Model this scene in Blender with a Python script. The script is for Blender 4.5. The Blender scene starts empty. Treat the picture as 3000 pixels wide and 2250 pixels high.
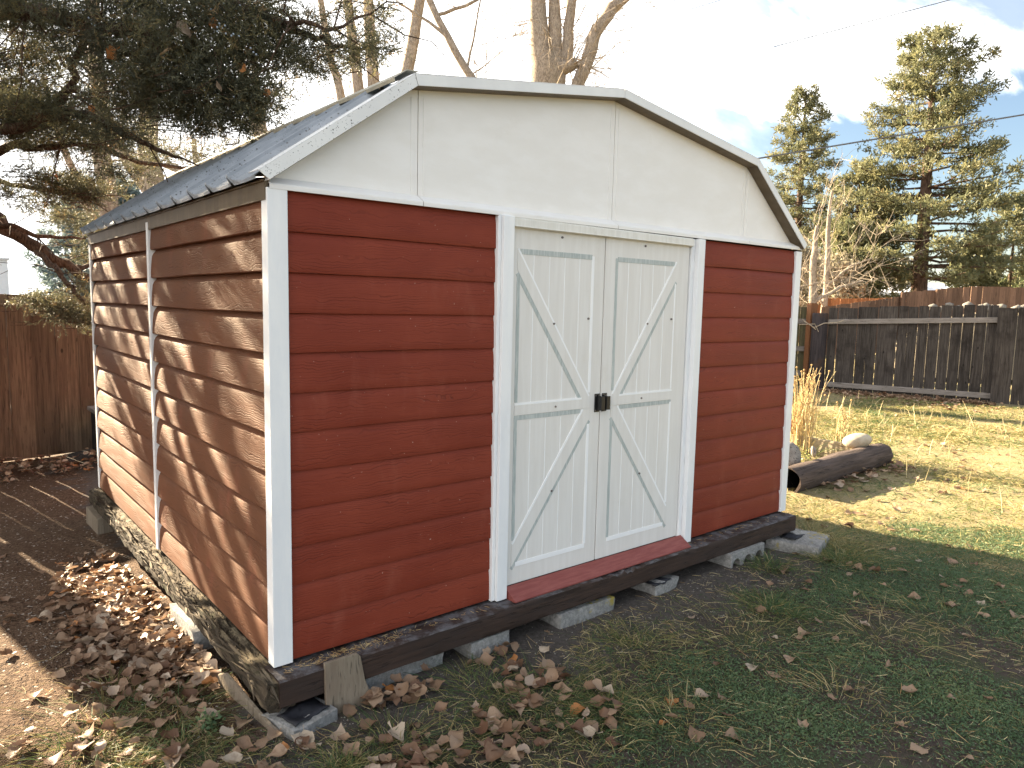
import bpy, math, random
import numpy as np
from mathutils import Vector, Matrix
random.seed(7); RNG = np.random.default_rng(11)
S = bpy.context.scene
COL = S.collection
R = math.radians

# ------------------------------------------------------------------ helpers
def link(o, parent=None):
    COL.objects.link(o)
    if parent is not None: o.parent = parent
    return o
def tag(o, label=None, cat=None, group=None, kind=None):
    if label: o['label'] = label
    if cat: o['category'] = cat
    if group: o['group'] = group
    if kind: o['kind'] = kind
    return o
def thing(name, label, cat, loc=(0, 0, 0), group=None, rz=0):
    o = bpy.data.objects.new(name, None); o.empty_display_size = .05
    o.location = loc; o.rotation_euler = (0, 0, rz)
    link(o); return tag(o, label, cat, group)
class MB:
    """collects verts and faces for ONE mesh"""
    def __init__(s): s.v = []; s.f = []; s.t = []
    def add(s, v, f, t=0.5):
        n = len(s.v); s.v += [tuple(p) for p in v]; s.f += [tuple(i + n for i in q) for q in f]
        s.t += [t] * len(v)
        return s
    def box(s, a, b, jit=0, t=.5):
        x0, y0, z0 = a; x1, y1, z1 = b
        v = [(x0,y0,z0),(x1,y0,z0),(x1,y1,z0),(x0,y1,z0),(x0,y0,z1),(x1,y0,z1),(x1,y1,z1),(x0,y1,z1)]
        if jit: v = [tuple(c + random.uniform(-jit, jit) for c in p) for p in v]
        return s.add(v, [(3,2,1,0),(4,5,6,7),(0,1,5,4),(1,2,6,5),(2,3,7,6),(3,0,4,7)], t)
    def obox(s, o, ux, uy, uz, t=.5):
        """box from corner o with edge vectors"""
        o, ux, uy, uz = map(Vector, (o, ux, uy, uz))
        v = [o, o+ux, o+ux+uy, o+uy, o+uz, o+ux+uz, o+ux+uy+uz, o+uy+uz]
        f = [(3,2,1,0),(4,5,6,7),(0,1,5,4),(1,2,6,5),(2,3,7,6),(3,0,4,7)]
        if ux.cross(uy).dot(uz) < 0: f = [q[::-1] for q in f]
        return s.add(v, f, t)
    def prism(s, poly, d, t=.5):
        """planar polygon (3D pts, ccw seen from -d) extruded by vector d"""
        n = len(poly); d = Vector(d); P = [Vector(p) for p in poly]
        v = P + [p + d for p in P]
        f = [tuple(range(n)), tuple(range(2*n-1, n-1, -1))] + [(i, i+n, (i+1) % n + n, (i+1) % n) for i in range(n)]
        return s.add(v, f, t)
    def tube(s, pts, n=8, cap=True, wob=0, t=.5, flat=1):
        """pts: (x,y,z,r)"""
        P = [Vector(p[:3]) for p in pts]; rr = [p[3] for p in pts]
        m = len(P); b = len(s.v); up = Vector((0.13, 0.21, 1)).normalized(); V = []
        for i in range(m):
            d = (P[min(i+1, m-1)] - P[max(i-1, 0)])
            d = d.normalized() if d.length > 1e-9 else Vector((0, 0, 1))
            if abs(d.dot(up)) > .95: up = Vector((1, .1, 0)).normalized()
            x = up.cross(d).normalized(); y = d.cross(x)
            up = y
            for k in range(n):
                a = 2 * math.pi * k / n
                q = rr[i] * (1 + (random.uniform(-wob, wob) if wob else 0))
                V.append(P[i] + x * math.cos(a) * q + y * math.sin(a) * q * flat)
        F = [(i*n+k, i*n+(k+1) % n, (i+1)*n+(k+1) % n, (i+1)*n+k) for i in range(m-1) for k in range(n)]
        if cap: F += [tuple(range(n-1, -1, -1)), tuple((m-1)*n+k for k in range(n))]
        return s.add(V, F, t)
    def lathe(s, prof, c=(0, 0, 0), n=24, t=.5):
        V = []; 
        for r, z in prof:
            for k in range(n):
                a = 2*math.pi*k/n; V.append((c[0]+r*math.cos(a), c[1]+r*math.sin(a), c[2]+z))
        F = [(i*n+k, i*n+(k+1) % n, (i+1)*n+(k+1) % n, (i+1)*n+k) for i in range(len(prof)-1) for k in range(n)]
        return s.add(V, F, t)
    def build(s, name, mat, parent=None, smooth=0, bevel=0, loc=None):
        me = bpy.data.meshes.new(name); me.from_pydata([tuple(v) for v in s.v], [], s.f); me.update()
        at = me.attributes.new('tint', 'FLOAT', 'POINT'); at.data.foreach_set('value', np.array(s.t, dtype=np.float32))
        o = bpy.data.objects.new(name, me); me.materials.append(mat)
        if smooth:
            me.polygons.foreach_set('use_smooth', [True] * len(me.polygons)); me.set_sharp_from_angle(angle=R(smooth))
        if bevel:
            m = o.modifiers.new('bevel', 'BEVEL'); m.width = bevel; m.segments = 2; m.limit_method = 'ANGLE'; m.angle_limit = R(40)
        link(o, parent)
        if loc is not None: o.location = loc
        return o
def npmesh(name, V, F, mat, parent=None, tint=None, smooth=False):
    """fast mesh: V (n,3), F (m,k) all same size k"""
    me = bpy.data.meshes.new(name); k = F.shape[1]
    me.vertices.add(len(V)); me.vertices.foreach_set('co', V.astype(np.float32).ravel())
    me.loops.add(F.size); me.loops.foreach_set('vertex_index', F.astype(np.int32).ravel())
    me.polygons.add(len(F)); me.polygons.foreach_set('loop_start', np.arange(0, F.size, k, dtype=np.int32))
    if smooth: me.polygons.foreach_set('use_smooth', np.ones(len(F), dtype=bool))
    if tint is not None:
        at = me.attributes.new('tint', 'FLOAT', 'POINT'); at.data.foreach_set('value', tint.astype(np.float32))
    me.update(calc_edges=True); me.validate()
    o = bpy.data.objects.new(name, me); me.materials.append(mat)
    return link(o, parent)
def unit(a): return a / (np.linalg.norm(a, axis=1, keepdims=True) + 1e-9)
def blades(P, D, L, W, bend=None, tint=None, rng=RNG, tipw=.25):
    """thin leaf blades: base P, direction D, length L, width W, optional bend vector: two quads each"""
    n = len(P); side = unit(np.cross(D, rng.normal(size=(n, 3))))
    L = np.asarray(L).reshape(-1, 1) * np.ones((n, 1)); W = np.asarray(W).reshape(-1, 1) * np.ones((n, 1))
    mid = P + D * L * .55; tip = P + D * L
    if bend is not None: tip = tip + bend; mid = mid + bend * .28
    V = np.stack([P - side*W*.35, P + side*W*.35, mid + side*W*.5, mid - side*W*.5, tip + side*W*.5*tipw, tip - side*W*.5*tipw], 1).reshape(-1, 3)
    i = np.arange(n)[:, None] * 6
    F = np.concatenate([i + np.array([[0, 1, 2, 3]]), i + np.array([[3, 2, 4, 5]])], 0)
    T = None if tint is None else np.repeat(tint, 6)
    return V, F, T
def flecks(P, N, L, W, tint=None, rng=RNG):
    """small diamond leaves lying roughly across N"""
    n = len(P); a = unit(np.cross(N, rng.normal(size=(n, 3)))); b = np.cross(N, a)
    L = np.asarray(L).reshape(-1, 1) * np.ones((n, 1)); W = np.asarray(W).reshape(-1, 1) * np.ones((n, 1))
    V = np.stack([P - a*L*.5, P + b*W*.5 - a*L*.05, P + a*L*.5, P - b*W*.5 - a*L*.05], 1).reshape(-1, 3)
    F = np.arange(n*4).reshape(-1, 4)
    return V, F, (None if tint is None else np.repeat(tint, 4))
class NF:
    """cheap smooth noise in numpy, about -1..1"""
    def __init__(s, scale, seed, n=14):
        r = np.random.default_rng(seed); a = r.uniform(0, 2*np.pi, n); f = scale * r.uniform(.5, 1.8, n)
        s.k = np.stack([np.cos(a)*f, np.sin(a)*f], 1); s.p = r.uniform(0, 2*np.pi, n); s.n = n
    def __call__(s, x, y):
        q = 0
        for k, p in zip(s.k, s.p): q = q + np.sin(k[0]*x + k[1]*y + p)
        return q / math.sqrt(s.n) * .9
def sstep(a, b, x):
    t = np.clip((x - a) / (b - a), 0, 1); return t*t*(3 - 2*t)

# ------------------------------------------------------------------ materials
class NT:
    def __init__(s, mat):
        s.nt = mat.node_tree; s.n = s.nt.nodes; s.l = s.nt.links
    def new(s, t, **kw):
        nd = s.n.new(t)
        for k, v in kw.items():
            if k == 'inp':
                for kk, vv in v.items(): s.put(nd.inputs[kk], vv)
            else: setattr(nd, k, v)
        return nd
    def put(s, sock, v):
        if isinstance(v, bpy.types.NodeSocket): s.l.new(v, sock)
        elif hasattr(sock, 'default_value'):
            if isinstance(v, (tuple, list)) and len(v) == 3 and sock.type == 'RGBA': v = (*v, 1)
            sock.default_value = v
    def math(s, op, a, b=None, c=None, clamp=False):
        nd = s.n.new('ShaderNodeMath'); nd.operation = op; nd.use_clamp = clamp
        for i, q in enumerate((a, b, c)):
            if q is not None: s.put(nd.inputs[i], q)
        return nd.outputs[0]
    def noise(s, vec, scale, detail=4, rough=.55, dist=0):
        nd = s.new('ShaderNodeTexNoise', inp={'Vector': vec, 'Scale': scale, 'Detail': detail, 'Roughness': rough, 'Distortion': dist})
        return nd.outputs[0]
    def ramp(s, x, lo, hi, a=0., b=1.):
        nd = s.new('ShaderNodeMapRange', interpolation_type='SMOOTHSTEP', inp={'Value': x, 'From Min': lo, 'From Max': hi, 'To Min': a, 'To Max': b}); return nd.outputs[0]
    def mix(s, f, a, b, mode='MIX'):
        nd = s.n.new('ShaderNodeMix'); nd.data_type = 'RGBA'; nd.blend_type = mode
        s.put(nd.inputs[0], f); s.put(nd.inputs[6], a); s.put(nd.inputs[7], b); return nd.outputs[2]
    def coord(s, scale=(1, 1, 1), rot=(0, 0, 0), kind='Object'):
        tc = s.n.new('ShaderNodeTexCoord'); mp = s.new('ShaderNodeMapping', inp={'Vector': tc.outputs[kind], 'Scale': scale, 'Rotation': rot}); return mp.outputs[0]
    def xyz(s, v):
        nd = s.new('ShaderNodeSeparateXYZ', inp={0: v}); return nd.outputs
    def attr(s, name='tint'):
        nd = s.n.new('ShaderNodeAttribute'); nd.attribute_name = name; return nd.outputs['Fac']
    def bump(s, h, strength=.3, dist=.01, normal=None):
        nd = s.new('ShaderNodeBump', inp={'Strength': strength, 'Distance': dist, 'Height': h})
        if normal is not None: s.put(nd.inputs['Normal'], normal)
        return nd.outputs[0]
    def rnd(s):
        return s.n.new('ShaderNodeObjectInfo').outputs['Random']
def material(name):
    m = bpy.data.materials.new(name); m.use_nodes = True; t = NT(m); b = t.n['Principled BSDF']
    return m, t, b
def setp(t, b, col=None, rough=None, normal=None, spec=None, metal=None):
    if col is not None: t.put(b.inputs['Base Color'], col)
    if rough is not None: t.put(b.inputs['Roughness'], rough)
    if normal is not None: t.put(b.inputs['Normal'], normal)
    if spec is not None: t.put(b.inputs['Specular IOR Level'], spec)
    if metal is not None: t.put(b.inputs['Metallic'], metal)

def siding_mat(name, along, c1=(.180, .031, .016), c2=(.225, .044, .023), bs=.42, ln=.42, sheen=.02, sp_=.16, rg_=(.52, .64), tint=(1, 1, 1)):
    """faded red painted boards with embossed cathedral grain running along one axis"""
    m, t, b = material(name)
    X = t.xyz(t.coord()); wav = t.noise(t.coord((9, 9, 5)), 1.6, 3, .5)
    slow = t.noise(t.coord((1.3, 1.3, 9)), 1.5, 2, .5)
    ph = t.math('ADD', t.math('MULTIPLY', X[2], 560.), t.math('ADD', t.math('MULTIPLY', wav, 17.), t.math('MULTIPLY', slow, 46.)))
    rings = t.math('SINE', ph)
    brk = t.ramp(t.noise(t.coord((2, 2, 14)), 1.6, 2), .35, .75, .12, 1)
    fine = t.noise(t.coord((14, 14, 120)), 3, 3)
    line = t.ramp(rings, .45, 1.0)
    h = t.math('ADD', t.math('MULTIPLY', t.math('MULTIPLY', line, brk), -1.), t.math('MULTIPLY', fine, .18))
    blot = t.noise(t.coord((1.2, 1.2, 2.4)), 1.7, 5, .6)
    col = t.mix(t.ramp(blot, .3, .72), c1, c2)
    col = t.mix(t.math('MULTIPLY', t.math('MULTIPLY', line, brk), ln), col, (.06, .013, .009))
    chalk = t.ramp(t.noise(t.coord((3, 3, 1.2)), 2.2, 6, .65), .52, .8)
    col = t.mix(t.math('MULTIPLY', chalk, .42), col, (.27, .08, .05))
    sp = t.ramp(t.noise(t.coord(), 95, 1), .78, .80)
    col = t.mix(t.math('MULTIPLY', sp, .6), col, (.5, .36, .3))
    setp(t, b, col, t.ramp(blot, .3, .8, *rg_), t.bump(h, bs, .0028), sp_)
    t.put(b.inputs['Specular Tint'], tint); b.inputs['Sheen Weight'].default_value = sheen; b.inputs['Sheen Roughness'].default_value = .4; t.put(b.inputs['Sheen Tint'], (1., .72, .45))
    return m
def paint_mat(name, col, col2, rough=.45, grain=(3, 3, 3), dirt=(.25, .2, .14), dirt_amt=.25, specks=0., bump=.12):
    m, t, b = material(name)
    n = t.noise(t.coord(grain), 2.2, 6, .62)
    c = t.mix(t.ramp(n, .35, .7), col, col2)
    d = t.ramp(t.noise(t.coord((1.3, 1.3, 1.3)), 2.6, 7, .7), .55, .85)
    c = t.mix(t.math('MULTIPLY', d, dirt_amt), c, dirt)
    if specks:
        v = t.new('ShaderNodeTexVoronoi', inp={'Vector': t.coord(), 'Scale': 62. if 'fascia' in name else 46., 'Randomness': 1.}).outputs['Distance']
        gate = t.ramp(t.noise(t.coord(), 7., 3), .40, .55)
        k = t.math('MULTIPLY', t.math('LESS_THAN', v, .19), gate)
        v2 = t.new('ShaderNodeTexVoronoi', inp={'Vector': t.coord(), 'Scale': 120., 'Randomness': 1.}).outputs['Distance']
        k = t.math('MAXIMUM', k, t.math('MULTIPLY', t.math('LESS_THAN', v2, .2), t.ramp(t.noise(t.coord(), 9, 2), .5, .6)))
        c = t.mix(t.math('MULTIPLY', k, specks), c, (.05, .045, .04))
    fine = t.noise(t.coord(tuple(g*12 for g in grain)), 4, 3)
    setp(t, b, c, rough, t.bump(fine, bump, .003), .4)
    return m
def wood_mat(name, c1, c2, c3, scale=(40, 40, 3), rough=.85, bump=.5, knots=True, moss=None, dust_sheen=None):
    """weathered timber: grain runs along the axis with the small scale"""
    m, t, b = material(name)
    r = t.rnd(); tn = t.attr()
    off = t.new('ShaderNodeCombineXYZ', inp={0: t.math('MULTIPLY', tn, 31.), 1: t.math('MULTIPLY', tn, 17.), 2: t.math('MULTIPLY', tn, 11.)}).outputs[0]
    tc = t.n.new('ShaderNodeTexCoord')
    p = t.new('ShaderNodeVectorMath', operation='ADD', inp={0: tc.outputs['Object'], 1: off}).outputs[0]
    mp = t.new('ShaderNodeMapping', inp={'Vector': p, 'Scale': scale}).outputs[0]
    g = t.noise(mp, 1., 5, .65, .4); g2 = t.noise(p, 3.2, 5, .65)
    c = t.mix(t.ramp(g, .3, .7), c1, c2)
    c = t.mix(t.ramp(g2, .45, .75), c, c3)
    br = t.math('ADD', .62, t.math('MULTIPLY', tn, .76))
    c = t.mix(1., c, t.new('ShaderNodeCombineXYZ', inp={0: br, 1: br, 2: br}).outputs[0], 'MULTIPLY')
    if knots:
        mk = t.new('ShaderNodeMapping', inp={'Vector': p, 'Scale': tuple(1. if q < 20 else 1.9 for q in scale)}).outputs[0]
        v = t.new('ShaderNodeTexVoronoi', inp={'Vector': mk, 'Scale': 3.1}).outputs['Distance']
        c = t.mix(t.ramp(v, .05, .10, .8, 0.), c, tuple(q*.25 for q in c1))
    if moss: c = t.mix(t.math('MULTIPLY', t.ramp(t.noise(p, 9, 6, .7), .5, .68), .75), c, moss)
    if dust_sheen:
        nz = t.xyz(t.n.new('ShaderNodeNewGeometry').outputs['Normal'])[2]
        c = t.mix(t.math('MULTIPLY', t.ramp(nz, .4, .9), t.ramp(t.noise(p, 14, 6, .7), .38, .66)), c, dust_sheen)
    cr = t.ramp(t.noise(mp, 2.1, 2, .5, .8), .60, .68)
    c = t.mix(t.math('MULTIPLY', cr, .55), c, tuple(q*.2 for q in c1))
    h = t.math('SUBTRACT', g, t.math('MULTIPLY', cr, .7))
    setp(t, b, c, rough, t.bump(h, bump, .006), .25)
    return m
def stone_mat(name, c1, c2, spot=None, rough=.9, scale=18, bump=.5, lichen=None):
    m, t, b = material(name)
    n = t.noise(t.coord(), scale, 7, .7); big = t.noise(t.coord(), scale*.2, 3)
    c = t.mix(t.ramp(n, .35, .68), c1, c2)
    c = t.mix(t.ramp(big, .5, .75, 0, .5), c, tuple(q*.6 for q in c1))
    if spot:
        v = t.new('ShaderNodeTexVoronoi', inp={'Vector': t.coord(), 'Scale': scale*3.5}).outputs['Distance']
        c = t.mix(t.math('LESS_THAN', v, .26), c, spot)
    if lichen: c = t.mix(t.ramp(t.noise(t.coord(), 8, 5, .65), .58, .64), c, lichen)
    pit = t.noise(t.coord(), scale*5, 3)
    setp(t, b, c, rough, t.bump(t.math('ADD', n, t.math('MULTIPLY', pit, .6)), bump, .006), .25)
    return m
def leaf_mat(name, stops, transl=.35, rough=.6, vein=False):
    """leaf blades: natural colour per blade from the tint attribute (0..1), part of the light passes through"""
    m, t, b = material(name)
    tn = t.attr()
    nd = t.n.new('ShaderNodeValToRGB'); cr = nd.color_ramp
    for i, (p, c) in enumerate(stops):
        e = cr.elements[i] if i < 2 else cr.elements.new(p)
        e.position = p; e.color = (*c, 1)
    t.put(nd.inputs[0], tn); c = nd.outputs[0]
    if vein:
        c = t.mix(t.ramp(t.noise(t.coord(), 60, 4, .6), .4, .75, 0, .5), c, (.12, .06, .03))
    setp(t, b, c, rough, None, .3)
    tr = t.new('ShaderNodeBsdfTranslucent', inp={'Color': c})
    mx = t.new('ShaderNodeMixShader', inp={0: transl, 1: b.outputs[0], 2: tr.outputs[0]})
    t.l.new(mx.outputs[0], t.n['Material Output'].inputs['Surface'])
    return m
def bark_mat(name, c1, c2, sc=(14, 14, 3), bump=.9, rough=.95):
    m, t, b = material(name)
    n = t.noise(t.coord(sc), 2.2, 6, .68, .6); v = t.noise(t.coord(), 4.5, 3)
    c = t.mix(t.ramp(n, .36, .62), c1, c2); c = t.mix(t.ramp(v, .5, .8, 0, .5), c, tuple(q*1.5 for q in c2))
    setp(t, b, c, rough, t.bump(n, bump, .02), .15)
    return m
def plain(name, col, rough=.6, metal=0., spec=.4, n=.15):
    m, t, b = material(name)
    q = t.noise(t.coord(), 14, 5, .65)
    setp(t, b, t.mix(t.ramp(q, .3, .75), tuple(c*(1-n) for c in col), tuple(min(1, c*(1+n)) for c in col)), rough, t.bump(t.noise(t.coord(), 60, 3), .1, .003), spec, metal)
    return m

M = {}
M['siding_x'] = siding_mat('red_siding_front', 'x'); M['siding_y'] = siding_mat('red_siding_side_sun_glow', 'y', (.108, .036, .016), (.150, .053, .024), .65, .6, .0, .6, (.70, .78), (1., .80, .55))  # side boards: fade plus warm sun glare put into base and specular tint
M['trim'] = paint_mat('white_trim_paint', (.76, .77, .78), (.84, .84, .83), .42, (6, 6, 1.2), (.36, .32, .26), .22)
M['fascia'] = paint_mat('speckled_white_fascia', (.70, .70, .69), (.77, .77, .75), .42, (2, 2, 2), (.42, .38, .3), .3, specks=0)
M['fascia_speck'] = paint_mat('speckled_white_fascia', (.70, .70, .69), (.77, .77, .75), .42, (2, 2, 2), (.42, .38, .3), .3, specks=.9)
M['gable'] = paint_mat('aged_cream_gable', (.78, .755, .715), (.82, .80, .77), .5, (2, 2, 5), (.52, .45, .34), .30)
M['door'] = paint_mat('aged_white_door', (.69, .665, .625), (.74, .72, .685), .48, (12, 12, 1.0), (.5, .44, .34), .38)
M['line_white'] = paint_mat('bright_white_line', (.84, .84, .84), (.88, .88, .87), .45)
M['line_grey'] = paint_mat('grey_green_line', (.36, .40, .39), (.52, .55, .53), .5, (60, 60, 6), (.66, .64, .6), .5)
M['track'] = paint_mat('grimy_track', (.68, .66, .60), (.76, .74, .69), .5, (20, 20, 3), (.30, .23, .13), .6)
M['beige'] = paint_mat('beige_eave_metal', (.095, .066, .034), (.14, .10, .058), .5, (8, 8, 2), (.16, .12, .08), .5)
M['roof'] = paint_mat('grey_blue_roof_metal', (.21, .23, .25), (.30, .32, .345), .42, (3, 3, 3), (.2, .19, .17), .4, specks=.85)
M['cap'] = paint_mat('mossy_cap_metal', (.30, .28, .22), (.42, .38, .28), .6, (8, 8, 8), (.12, .10, .05), .8)
M['sill'] = paint_mat('red_sill_paint', (.20, .045, .037), (.26, .075, .06), .5, (4, 30, 30), (.14, .1, .08), .3)
M['black'] = plain('black_handle_metal', (.012, .012, .013), .35, 0., .5, .3)
M['dark'] = plain('dark_gap', (.02, .017, .014), .9)
M['screw'] = plain('dull_screw', (.2, .18, .17), .5, .6)
M['rubber'] = plain('black_shim', (.014, .014, .018), .6, 0., .4, .4)
M['beam'] = wood_mat('dark_painted_timber', (.028, .018, .014), (.055, .033, .024), (.038, .026, .022), (3, 45, 45), .7, .5, False, None, (.13, .125, .13))  # last tone: dust and painted sky reflection on upward faces
M['rot'] = wood_mat('rotted_timber', (.028, .021, .014), (.092, .068, .044), (.050, .038, .025), (60, 4, 60), .95, 1.3, False, (.04, .045, .016), (.17, .135, .085))
M['oldboard'] = wood_mat('grey_old_board', (.16, .125, .09), (.25, .205, .15), (.19, .14, .10), (55, 55, 3), .85, .4, False)
M['fence_left'] = wood_mat('brown_cedar_boards', (.085, .054, .033), (.178, .120, .074), (.115, .073, .045), (46, 46, 2.2), .8, .4)
M['fence_grey'] = wood_mat('charcoal_weathered_boards', (.026, .021, .018), (.068, .057, .050), (.020, .016, .014), (40, 40, 2.0), .9, .6)
M['fence_rail'] = wood_mat('grey_weathered_rail', (.15, .13, .115), (.24, .21, .19), (.17, .15, .13), (4, 4, 40), .9, .5, False)
M['fence_moss'] = wood_mat('mossy_green_boards', (.07, .06, .035), (.15, .13, .075), (.10, .09, .04), (40, 40, 2.0), .9, .6, True, (.10, .10, .04))
M['fence_brown'] = wood_mat('far_brown_boards', (.115, .065, .042), (.175, .10, .062), (.13, .075, .05), (20, 20, 1.5), .85, .3, False)
M['fence_orange'] = wood_mat('far_orange_boards', (.32, .12, .045), (.45, .18, .07), (.36, .13, .05), (20, 20, 1.5), .85, .3, False)
M['post_brown'] = wood_mat('brown_square_post', (.12, .05, .022), (.20, .09, .04), (.14, .06, .03), (40, 40, 2), .8, .4, False)
M['logpost'] = wood_mat('charred_post', (.022, .018, .02), (.05, .04, .04), (.07, .04, .025), (30, 30, 2), .9, .8, False)
M['rail_pale'] = wood_mat('pale_plank', (.30, .24, .15), (.42, .35, .24), (.34, .27, .18), (40, 3, 40), .85, .4, False)
M['log'] = wood_mat('weathered_log', (.045, .032, .026), (.11, .08, .066), (.08, .058, .05), (2.2, 34, 34), .85, .9, False)
M['char'] = plain('charred_hollow', (.006, .005, .005), .95)
M['concrete'] = stone_mat('rough_concrete', (.20, .195, .185), (.36, .35, .33), None, .95, 55, 1.0)
M['concrete_lichen'] = stone_mat('rough_concrete_with_lichen', (.19, .185, .175), (.34, .33, .31), None, .95, 55, 1.0, (.30, .24, .06))
M['boulder'] = stone_mat('tan_boulder', (.30, .24, .17), (.46, .40, .31), None, .8, 7, .5)
M['speck'] = stone_mat('speckled_boulder', (.20, .175, .15), (.30, .27, .235), (.05, .042, .04), .85, 16, .6)
M['rock'] = stone_mat('pale_rock', (.23, .21, .18), (.37, .34, .295), None, .9, 8, .5)
M['terracotta'] = plain('terracotta', (.36, .12, .06), .75)
M['bark_jun'] = bark_mat('shaggy_juniper_bark', (.035, .022, .016), (.13, .085, .06), (30, 30, 6), 1.0)
M['bark_pale'] = bark_mat('pale_cottonwood_bark', (.15, .115, .085), (.36, .30, .235), (22, 22, 5), .8)
M['bark_pine'] = bark_mat('pine_bark', (.045, .029, .022), (.115, .075, .056), (5, 5, 1.6), .9)
M['twig'] = bark_mat('pale_twig', (.24, .19, .14), (.42, .35, .27), (10, 10, 10), .3)
M['juniper'] = leaf_mat('juniper_scales', [(0, (.062, .064, .042)), (.5, (.125, .122, .070)), (.85, (.22, .19, .085)), (1., (.24, .15, .075))], .36, .55)
M['pine'] = leaf_mat('pine_needles', [(0, (.075, .092, .050)), (.5, (.170, .168, .085)), (.85, (.25, .225, .11)), (1., (.30, .20, .095))], .42, .6)
M['spruce'] = leaf_mat('blue_spruce_needles', [(0, (.09, .13, .14)), (.6, (.17, .22, .22)), (1., (.38, .36, .17))], .35, .6)
M['greyleaf'] = leaf_mat('dry_grey_foliage', [(0, (.20, .17, .13)), (.6, (.33, .29, .20)), (1., (.42, .36, .22))], .3, .7)
M['bushleaf'] = leaf_mat('far_bush_foliage', [(0, (.08, .11, .05)), (.6, (.17, .19, .08)), (1., (.28, .25, .12))], .3, .7)
M['grass'] = leaf_mat('lawn_blades', [(0, (.035, .070, .026)), (.4, (.080, .135, .048)), (.62, (.175, .17, .056)), (.8, (.31, .25, .10)), (1., (.42, .34, .18))], .3, .6)
M['cover'] = leaf_mat('low_green_leaves', [(0, (.058, .098, .048)), (.6, (.112, .178, .082)), (1., (.19, .225, .10))], .3, .55)
M['dryleaf'] = leaf_mat('dry_leaf', [(0, (.13, .068, .040)), (.3, (.25, .155, .095)), (.6, (.36, .25, .165)), (.8, (.42, .34, .27)), (.92, (.47, .38, .27)), (1., (.40, .17, .055))], .22, .55, True)
M['stalk'] = leaf_mat('dry_stalk', [(0, (.40, .22, .09)), (.5, (.55, .42, .20)), (1., (.68, .57, .32))], .2, .6)
M['succulent'] = leaf_mat('yellow_green_leaf', [(0, (.16, .19, .05)), (1., (.42, .40, .13))], .25, .5)
M['splinter'] = leaf_mat('rotten_splinter', [(0, (.035, .026, .017)), (.5, (.105, .080, .052)), (1., (.19, .15, .10))], .0, .9)
M['heap'] = stone_mat('heap_rock', (.12, .108, .092), (.23, .21, .185), None, .9, 8, .5)
M['soil'] = plain('dry_earth', (.16, .13, .085), .95)
M['berry'] = plain('pale_blue_berry', (.28, .33, .38), .55)
M['cable'] = plain('grey_cable', (.10, .10, .105), .6)
M['housewall'] = paint_mat('slate_house_wall', (.16, .20, .25), (.20, .24, .29), .7)
M['housepale'] = paint_mat('pale_house_panel', (.52, .53, .52), (.58, .58, .56), .7)
M['houseroof'] = paint_mat('pale_low_roof', (.66, .67, .69), (.74, .75, .77), .6)
M['whitewall'] = paint_mat('far_white_wall', (.80, .81, .84), (.86, .87, .89), .7)
M['glass'] = plain('dark_window', (.05, .06, .07), .15, 0., .6)

# ------------------------------------------------------------------ camera, sky, sun
cam = bpy.data.cameras.new('camera'); cam.sensor_width = 36; cam.lens = 25.455; cam.clip_end = 800; cam.clip_start = .05
co = bpy.data.objects.new('camera', cam); link(co)
cF = Vector((0.635, 0.765, -0.109)); cR = Vector((0.771, -0.637, 0.022))
CF = Vector((math.sin(.69304)*math.cos(-.10949), math.cos(.69304)*math.cos(-.10949), math.sin(-.10949)))
r0 = Vector((math.cos(.69304), -math.sin(.69304), 0)); u0 = r0.cross(CF)
ROLL = 0.0219
cr_ = r0*math.cos(ROLL) + u0*math.sin(ROLL); cu_ = -r0*math.sin(ROLL) + u0*math.cos(ROLL)
mw = Matrix((( cr_.x, cu_.x, -CF.x, -0.993), (cr_.y, cu_.y, -CF.y, -2.534), (cr_.z, cu_.z, -CF.z, 1.362), (0, 0, 0, 1)))
co.matrix_world = mw
cam.dof.use_dof = True; cam.dof.focus_distance = 3.6; cam.dof.aperture_fstop = 9
S.camera = co
S.view_settings.view_transform = 'Standard'; S.view_settings.look = 'None'; S.view_settings.gamma = 1
S.view_settings.exposure = EXPO = 3.1
EL = R(22.5); SAZ = (-.188, .982)
sd = bpy.data.lights.new('sun', 'SUN'); sd.energy = 5; sd.angle = R(.55); sd.color = (1, .82, .57)
so = bpy.data.objects.new('sun', sd); link(so)
sv = Vector((SAZ[0]*math.cos(EL), SAZ[1]*math.cos(EL), math.sin(EL))).normalized()
so.rotation_euler = sv.to_track_quat('Z', 'Y').to_euler()
W = bpy.data.worlds.new('World'); S.world = W; W.use_nodes = True
t = NT(W); bg = t.n['Background']
sky = t.new('ShaderNodeTexSky', sky_type='NISHITA', sun_disc=False, sun_elevation=EL, sun_rotation=math.atan2(SAZ[0], SAZ[1]))
tc = t.n.new('ShaderNodeTexCoord'); d = tc.outputs['Generated']; X = t.xyz(d)
zz = t.math('ADD', t.math('MAXIMUM', X[2], 0.), .22)
pl = t.new('ShaderNodeCombineXYZ', inp={0: t.math('DIVIDE', X[0], zz), 1: t.math('DIVIDE', X[1], zz), 2: 0.}).outputs[0]
mp = t.new('ShaderNodeMapping', inp={'Vector': pl, 'Scale': (1.0, 2.1, 1), 'Rotation': (0, 0, R(28)), 'Location': (.7, .35, 0)}).outputs[0]
n1 = t.noise(mp, 1.5, 8, .58, .5); n2 = t.noise(mp, 4.5, 6, .6, .3)
nn = t.math('ADD', t.math('MULTIPLY', n1, .72), t.math('MULTIPLY', n2, .28))      # ~.5
lf = t.math('ADD', t.math('MULTIPLY', X[0], -.77), t.math('MULTIPLY', X[1], .64)) # towards the sun side
el = X[2]
def add(*a):
    q = a[0]
    for k in a[1:]: q = t.math('ADD', q, k)
    return q
wob = t.math('MULTIPLY', t.math('SUBTRACT', nn, .5), 1.)
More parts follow.
